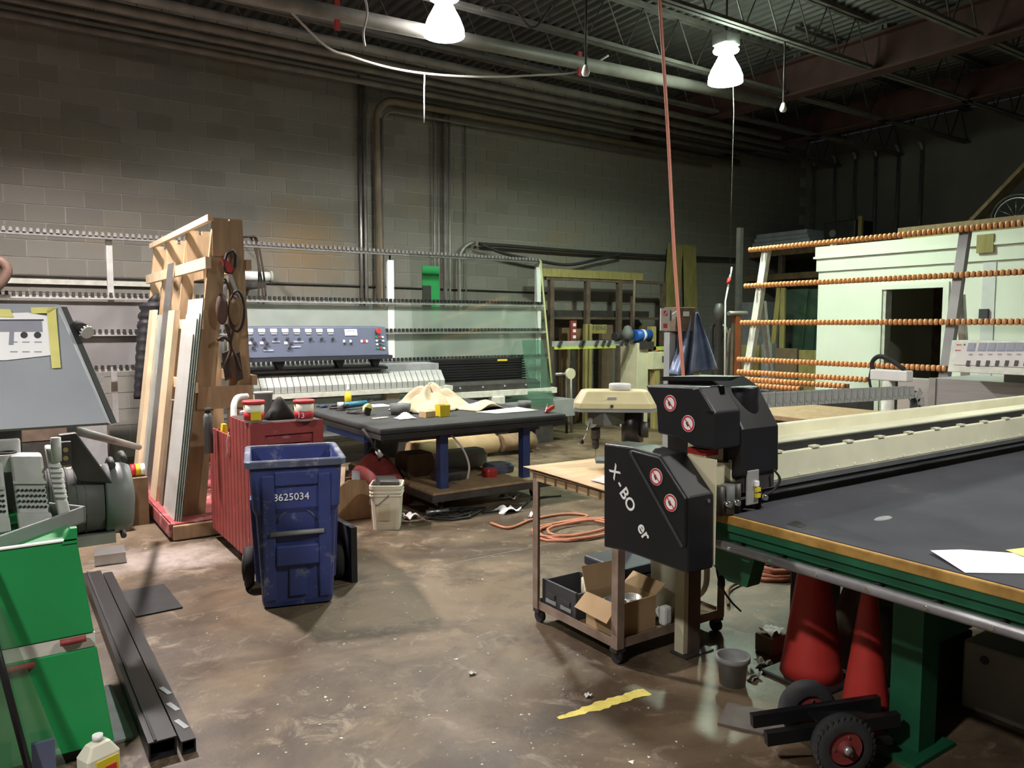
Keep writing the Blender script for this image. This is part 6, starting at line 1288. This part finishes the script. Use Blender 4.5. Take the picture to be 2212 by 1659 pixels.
cl = c0+e*.10; MB().cyl(V(cl.x, cl.y, .885), V(cl.x, cl.y, 1.19), .036, n=16).build('column', 'black_paint', dp); MB().cyl(V(cl.x, cl.y, 1.02), V(cl.x, cl.y, 1.185), .06, n=18).build('motor', 'black_paint', dp); MB().cyl(cl+e*.06-f_*.05+V(0, 0, 1.05), cl+e*.06-f_*.05+V(0, 0, 1.13), .022, n=12).build('capacitor', 'dark_steel', dp)
sp = c0-e*.10; MB().cyl(V(sp.x, sp.y, 1.10), V(sp.x, sp.y, 1.19), .045, n=14).build('head_casting', 'motor_grey', dp); MB().cyl(V(sp.x, sp.y, 1.03), V(sp.x, sp.y, 1.10), .026, n=12).build('quill', 'dark_steel', dp); MB().lathe([(.012, .975), (.020, .985), (.020, 1.02), (.016, 1.03)], (sp.x, sp.y, 0), 12).build('chuck', 'dark_steel', dp); MB().cyl(V(sp.x, sp.y, .93), V(sp.x, sp.y, .976), .003, n=6).build('drill_bit', 'steel', dp)
hb = sp-e*.03-f_*.05+V(0, 0, 1.125); MB().cyl(sp+V(0, 0, 1.125), hb, .028, n=14).build('feed_hub', 'alu', dp)
tip = hb-e*.045+V(0, 0, -.105); MB().cyl(hb, tip, .0045, n=8).build('feed_lever', 'chrome', dp); MB().lathe([(0, -.013), (.010, -.008), (.012, 0), (.008, .010), (0, .012)], tip, 12).build('lever_knob', 'black_rubber', dp)
MB().box(sp.x-.05, cl.x, min(sp.y, cl.y), max(sp.y, cl.y), 1.12, 1.185).build('head_arm', 'motor_grey', dp); MB().obox(sp+e*.06-f_*.052+V(0, 0, 1.14), (.03, .004, .016), (0, 0, R(-38))).build('blue_badge', 'blue_motor', dp); MB().obox(c0-e*.02-f_*.104+V(0, 0, 1.25), (.05, .003, .05), (R(28), 0, R(-38))).build('rating_sticker', 'translucent_white', dp); MB().cyl(c0-e*.02-f_*.123+V(0, 0, 1.222), c0-e*.02-f_*.11+V(0, 0, 1.222), .009, n=8).build('cover_knob', 'ink', dp)
MB().obox((cl.x-.02, cl.y, .876), (.26, .20, .016), (0, 0, R(-38))).build('base_plate', 'motor_grey', dp); MB().obox(V((sp.x+cl.x)/2, (sp.y+cl.y)/2, .915), (.2, .15, .014), (0, 0, R(-38))).build('work_plate', 'motor_grey', dp)
# things on the lower shelf
SZ = .1065
t = thing('parts_box', 'scuffed grey plastic parts box on the lower shelf of the trolley', 'box', (2.62, 3.22, SZ)); 
MB().box(2.475, 2.489, 3.05, 3.345, SZ, SZ+.15).build('front', 'box_dark', t, bevel=.004); MB().box(2.4895, 2.74, 3.05, 3.06, SZ, SZ+.14).box(2.4895, 2.74, 3.335, 3.345, SZ, SZ+.14).box(2.73, 2.74, 3.0605, 3.3345, SZ, SZ+.14).build('sides', 'box_dark', t); MB().box(2.4895, 2.729, 3.061, 3.334, SZ+.001, SZ+.04).build('contents', 'dark_steel', t)
for y in (3.13, 3.26): MB().box(2.468, 2.4745, y-.035, y+.035, SZ+.06, SZ+.085).build('pull', 'box_dark', t); MB().box(2.470, 2.4745, y-.045, y+.045, SZ+.03, SZ+.05).build('label_frame', 'grey_lip', t)
for x, y in ((2.62, 3.11), (2.68, 3.20)): MB().cyl((x, y, SZ+.041), (x, y, SZ+.15), .035, n=14).build('loose_reel', 'cream_dim', t)
t = thing('riser_shelf', 'small wooden riser on the trolley shelf carrying the black tool case', 'shelf', (2.97, 3.20, SZ)); MB().box(2.77, 3.16, 3.04, 3.36, SZ+.09, SZ+.103).build('board', 'wood_dark', t)
for y in (3.045, 3.19, 3.34): MB().box(2.78, 3.15, y, y+.012, SZ, SZ+.089).build('divider', 'wood_dark', t)
t = thing('tool_case', 'black plastic tool case lying on the riser of the trolley', 'case', (2.97, 3.20, SZ+.105)); z0 = SZ+.105
for k, (h0_, h1_) in enumerate(((0, .055), (.06, .115))): MB().box(2.79, 3.14, 3.04, 3.37, z0+h0_, z0+h1_).build(['bottom_shell', 'top_shell'][k], 'tool_black', t, bevel=.012)
MB().box(2.783, 2.789, 3.12, 3.28, z0+.03, z0+.075).build('handle', 'black_rubber', t)
t = thing('open_carton', 'open cardboard carton with flaps out on the trolley shelf', 'carton', (2.62, 2.88, SZ))
x0, x1, y0, y1 = 2.50, 2.76, 2.755, 2.995; zt = SZ+.17
MB().box(x0, x0+.005, y0, y1, SZ, zt).box(x1-.005, x1, y0, y1, SZ, zt).box(x0+.005, x1-.005, y0, y0+.005, SZ, zt).box(x0+.005, x1-.005, y1-.005, y1, SZ, zt).box(x0+.005, x1-.005, y0+.005, y1-.005, SZ, SZ+.01).build('walls', 'card', t)
for q in ([(x0, y0, zt), (x0, y1, zt), (x0-.07, y1+.01, zt-.07), (x0-.075, y0-.005, zt-.075)], [(x0, y1, zt), (x1, y1, zt), (x1+.01, y1+.03, zt+.12), (x0-.005, y1+.035, zt+.125)], [(x1, y0, zt), (x1, y1, zt), (x1+.07, y1, zt+.05), (x1+.07, y0, zt+.045)]): MB().add([V(*p) for p in q], [(0, 1, 2, 3)]).build('flap', 'card', t, solid=.004)
for x, y in ((2.58, 2.87), (2.68, 2.85)): MB().lathe([(.05, 0), (.055, .14), (.05, .14), (.045, .02)], (x, y, SZ+.011), 16).build('tin', 'alu', t)
o = MB().lathe([(.085, 0), (.10, .3), (.108, .305), (.108, .33), (.098, .33), (.09, .3), (.08, .02), (0, .02)], (2.98, 2.88, SZ+.0005), 22).build('white_pail', 'bucket_white'); tag(o, 'dirty white pail on the trolley shelf behind the end column', 'bucket')
o = MB().grid(lambda u, v: V(2.80+u*.08, 2.80+v*.16, SZ+.004+.06*abs(math.sin(4*u+1)*math.sin(5*v+.5))), 8, 8).build('crumpled_paper', 'scrap', solid=.003); tag(o, 'crumpled paper beside the carton on the trolley shelf', 'paper')
o = MB().box(2.80, 2.86, 2.73, 2.78, SZ, SZ+.10).build('white_part', 'white_paint', bevel=.015); tag(o, 'small white plastic part in front of the dirty pail', 'part')
o = MB().tube(spline([(3.15, 2.80, .75), (3.12, 2.75, .5), (3.15, 2.77, .25), (3.16, 2.88, SZ+.02)]), .016, 8).build('cream_hose', 'cream_dim'); tag(o, 'cream hose hanging inside the trolley at the right', 'hose')
o = MB().box(3.14, 3.30, 3.2, 3.44, SZ, SZ+.16).build('red_can', 'rim_red', bevel=.01) if False else MB().lathe([(.055, 0), (.055, .14), (.03, .17)], (3.12, 2.95, SZ), 14).build('red_can', 'rim_red'); tag(o, 'red can on the right end of the trolley shelf', 'can')
t = thing('power_lead', 'dark lead with a plug hanging beside the black lower cover', 'cable', (3.2, 2.6, 0)); MB().tube(spline([AX(1543, 1180, 2.62), AX(1550, 1240, 2.65), AX(1560, 1270, 2.7), AX(1580, 1300, 2.9), AX(1600, 1320, 3.2)]), .005, 6).build('lead', 'black_rubber', t); q = AX(1558, 1258, 2.68); MB().lathe([(.008, -.03), (.018, -.01), (.016, .02), (.006, .03)], q, 10).build('plug', 'black_rubber', t)
# hoses on the floor
def coil(cx, cy, rx, ry, turns, seed, r=.011, h=.03):
    g = random.Random(seed); pts = []; n = turns*14
    for i in range(n):
        a = i*2*math.pi/14; k = i//14
        f1 = 1-.10*k+.06*math.sin(a*1.7+seed); pts.append(V(cx+rx*f1*math.cos(a)+.03*math.sin(k*2+seed), cy+ry*f1*math.sin(a)+.02*math.cos(k*3), r+.001+h*(k/turns)+.006*math.sin(a*3)))
    return pts
c0 = AZ(1245, 1148, 0); t = thing('orange_hose', 'orange hose coiled on the floor behind the trolley', 'hose', (c0.x, c0.y, 0))
MB().tube(coil(c0.x, c0.y, .42, .26, 4, 1), .012, 6).build('coil', 'orange_hose', t); MB().tube(spline([AZ(1060, 1130, .013), AZ(1100, 1140, .013), AZ(1150, 1122, .013), AZ(1220, 1110, .013), AZ(1270, 1115, .013), AZ(1200, 1130, .013)]), .011, 6).build('tail', 'orange_hose', t)
c0 = AZ(1672, 1240, 0); t = thing('orange_hose', 'thick orange hose heap on the floor behind the red cones', 'hose', (c0.x, c0.y, 0)); MB().tube(coil(c0.x+.1, c0.y, .30, .20, 6, 5, .016, .10), .016, 6).build('coil', 'orange_hose', t); MB().tube(spline([c0+V(-.2, 0, .02), c0+V(-.5, -.05, .02), c0+V(-.75, -.25, .02)]), .010, 6).build('tail', 'card_dark', t)
# ---- under the table
c0 = AZ(1582, 1476, 0); o = MB().lathe([(.058, 0), (.068, .11), (.078, .112), (.078, .135), (.070, .135), (.062, .11), (.05, .01), (0, .01)], (c0.x, c0.y, 0), 22).build('grey_bucket', 'bucket_grey'); tag(o, 'small grey bucket on the floor left of the red cones', 'bucket')
def cone(px, py, z, rb, rt, h, label):
    c0 = AZ(px, py, z); t = thing('traffic_cone', label, 'cone', (c0.x, c0.y, z), 0, 'red traffic cones under the cutting table'); MB().lathe([(rb, .022), (rb*.93, .08), (rt, h-.02), (rt*.8, h)], c0, 24).build('cone_body', 'cone_red', t); MB().box(c0.x-rb*1.15, c0.x+rb*1.15, c0.y-rb*1.15, c0.y+rb*1.15, z, z+.021).build('cone_base', 'dark_steel', t, bevel=.01)
cone(1752, 1462, 0, .142, .055, .66, 'large dirty red traffic cone under the cutting table'); cone(1868, 1556, 0, .098, .032, .56, 'smaller red traffic cone standing behind the hand truck wheels')
wc = AZ(1828, 1680, 0); ht = thing('hand_truck', 'black hand truck lying under the cutting table with red rimmed wheels', 'hand truck', (wc.x, wc.y, 0))
ax_ = V(-.48, -.88, 0).normalized(); rad = .115; pc = V(wc.x, wc.y+.02, rad+.001); zx = V(0, 0, 1); ox_ = ax_.cross(zx)
mt = Matrix((ox_, zx, ax_)).transposed()
if mt.determinant() < 0: mt = Matrix((-ox_, zx, ax_)).transposed()
for s_, c1 in ((0, pc), (1, pc-ax_*.27)):
    w_ = MB().lathe([(.066, -.032), (.095, -.036), (.112, -.022), (rad, 0), (.112, .022), (.095, .036), (.066, .032)], c1, 30, rot=mt, caps=False).build('tyre', 'tyre_rubber', ht)
    for k in range(30):
        a = k*math.pi/15
        MB().obox(c1+mt @ V(.109*math.cos(a), .109*math.sin(a), .022), (.012, .012, .016), (0, 0, 0)).build('tread_block', 'tyre_rubber', w_) if s_ == 0 else None
    MB().lathe([(.068, .020), (.062, .026), (.050, .012), (.03, .010), (.022, .034), (.0, .034)], c1, 24, rot=mt).build('rim', 'rim_red', w_); MB().lathe([(.016, .034), (.016, .05), (.0, .052)], c1, 14, rot=mt).build('hub_cap', 'alu', w_)
    for k in range(3): a = k*2.1+1.2; q = c1+mt @ V(.04*math.cos(a), .04*math.sin(a), .018); MB().cyl(q, q+ax_*.006, .006, n=6).build('rim_bolt', 'chrome', w_)
MB().cyl(pc, pc-ax_*.27, .010, n=8).build('axle', 'steel', ht)
tn = V(.88, -.48, 0).normalized()
for k in (.07, .20): c1 = pc-ax_*k; MB().beam(c1-tn*.26+V(0, 0, .0), c1+tn*.26+V(0, 0, .05), .03, .05).build('side_rail', 'black_paint', ht)
MB().beam(pc-ax_*.05+tn*.15+V(0, 0, -.03), pc-ax_*.22+tn*.15+V(0, 0, -.03), .16, .02).build('nose_plate', 'black_paint', ht); MB().obox(pc-ax_*.135+tn*.1+V(0, 0, .03), (.28, .12, .012), (0, 0, math.atan2(tn.y, tn.x))).build('deck_plate', 'black_paint', ht)
c0 = AZ(1825, 1420, 0); o = MB().box(3.42, 3.60, 2.26, 2.44, 0, .60).build('navy_box', 'console_edge', bevel=.01); MB().obox((3.415, 2.35, .42), (.004, .07, .20)).build('white_label', 'paper', o); tag(o, 'dark navy box with white label behind the large red cone', 'box')
c0 = AZ(1930, 1480, 0)
o = MB().grid(lambda u, v: V(3.34+.34*u, 1.84+.38*v, .004+.46*(math.sin(math.pi*u)*math.sin(math.pi*v))**.45*(1+.12*math.sin(11*u+3*v)+.08*math.sin(17*v))), 18, 18).build('cloth_sack', 'sack_brown', solid=.006); tag(o, 'brown crumpled sack under the table behind the smaller cone', 'sack')
o = MB().box(3.35, 3.62, 1.62, 1.70, 0, .28).build('dark_crate', 'black_rubber', bevel=.01); tag(o, 'black crate beside the green leg behind the smaller cone', 'crate')
t = thing('storage_box', 'beige box with dark handle holes under the cutting table right of the green leg', 'box', (3.63, 1.4, 0)); MB().box(3.42, 3.86, 1.18, 1.57, .0, .30).build('body', 'storage_beige', t, bevel=.012)
for y in (1.48, 1.30): MB().cyl((3.414, y, .24), (3.419, y, .24), .018, n=12).build('hole', 'ink', t)
o = MB().box(3.2, 4.2, .3, .8, 0, .12).build('dark_case', 'dark_steel', bevel=.01); tag(o, 'flat dark case under the right end of the cutting table', 'case')
o = MB().obox((2.58, 1.98, .006), (.20, .28, .010), (0, 0, .5)).build('grey_tile', 'concrete_tile'); tag(o, 'flat grey tile on the floor in front of the hand truck', 'tile')
c0 = AZ(1665, 1405, 0); o = MB().loft([[V(c0.x+x, c0.y+y, z) for x, y in ((-.06, -.05), (.06, -.05), (.06, .05), (-.06, .05))] for z in (.003, .09)]).build('torn_carton', 'card_dark'); MB().grid(lambda u, v: V(c0.x-.05+u*.1, c0.y-.04+v*.08, .092+.03*abs(math.sin(5*u+2*v))), 6, 6).build('white_stuffing', 'scrap', o); tag(o, 'torn carton with white stuffing left of the large cone', 'carton')
for i, (px, py) in enumerate(((1625, 1465), (1648, 1438), (1020, 1457), (1270, 1505))):
    c0 = AZ(px, py, 0); o = MB().grid(lambda u, v: c0+V((u-.5)*(.07 if i < 2 else .03)*(1+.3*math.sin(6*v)), (v-.5)*(.06 if i < 2 else .025), .004+(.03 if i < 2 else .01)*abs(math.sin(5*u+i)*math.sin(4*v+1))), 7, 7).build('paper_scrap', 'scrap', solid=.002); tag(o, ['crumpled grey scrap right of the small grey bucket', 'torn white scrap between the grey bucket and the large cone', 'small white scrap alone in the middle of the aisle', 'small white scrap left of the yellow floor stroke'][i], 'scrap')
# ---- paint stroke on the floor and tiny chips
a, b = AZ(1205, 1552, 0), AZ(1398, 1494, 0); d_ = (b-a).normalized(); n_ = V(-d_.y, d_.x, 0); rg = random.Random(5)
pts0 = [a+d_*(b-a).length*k/20-n_*(.022+.016*rg.random())*(.35+.65*min(1, k/8))+V(0, 0, .0015) for k in range(21)]; pts1 = [a+d_*(b-a).length*k/20+n_*(.022+.016*rg.random())*(.35+.65*min(1, k/8))+V(0, 0, .0015) for k in range(21)]
o = MB().add(pts0+pts1, [(k, k+1, 22+k, 21+k) for k in range(20)]).build('paint_stroke', 'floor_paint', floor)
ch_ = MB(); rg = random.Random(11)
for k in range(260):
    px, py = rg.uniform(230, 1900), rg.uniform(1130, 1655); c0 = AZ(px, py, .0)
    if (c0.x > 2.3 and c0.y < 2.6) or (c0.x < .75 and c0.y < 5.6): continue
    r_ = rg.uniform(.003, .009) if k % 9 else rg.uniform(.01, .018); a = rg.uniform(0, 6)
    ch_.add([c0+V(r_*math.cos(a+j*1.9)*rg.uniform(.5, 1.2), r_*math.sin(a+j*1.9)*rg.uniform(.5, 1.2), .001+.002*(j == 1)) for j in range(3)]+[c0+V(0, 0, .004)], [(0, 1, 3), (1, 2, 3), (2, 0, 3), (0, 2, 1)])
o = ch_.build('glass_chips', 'scrap', loc=(2, 4, 0)); tag(o, 'tiny pale chips and crumbs scattered over the concrete floor', 'debris', kind='stuff')
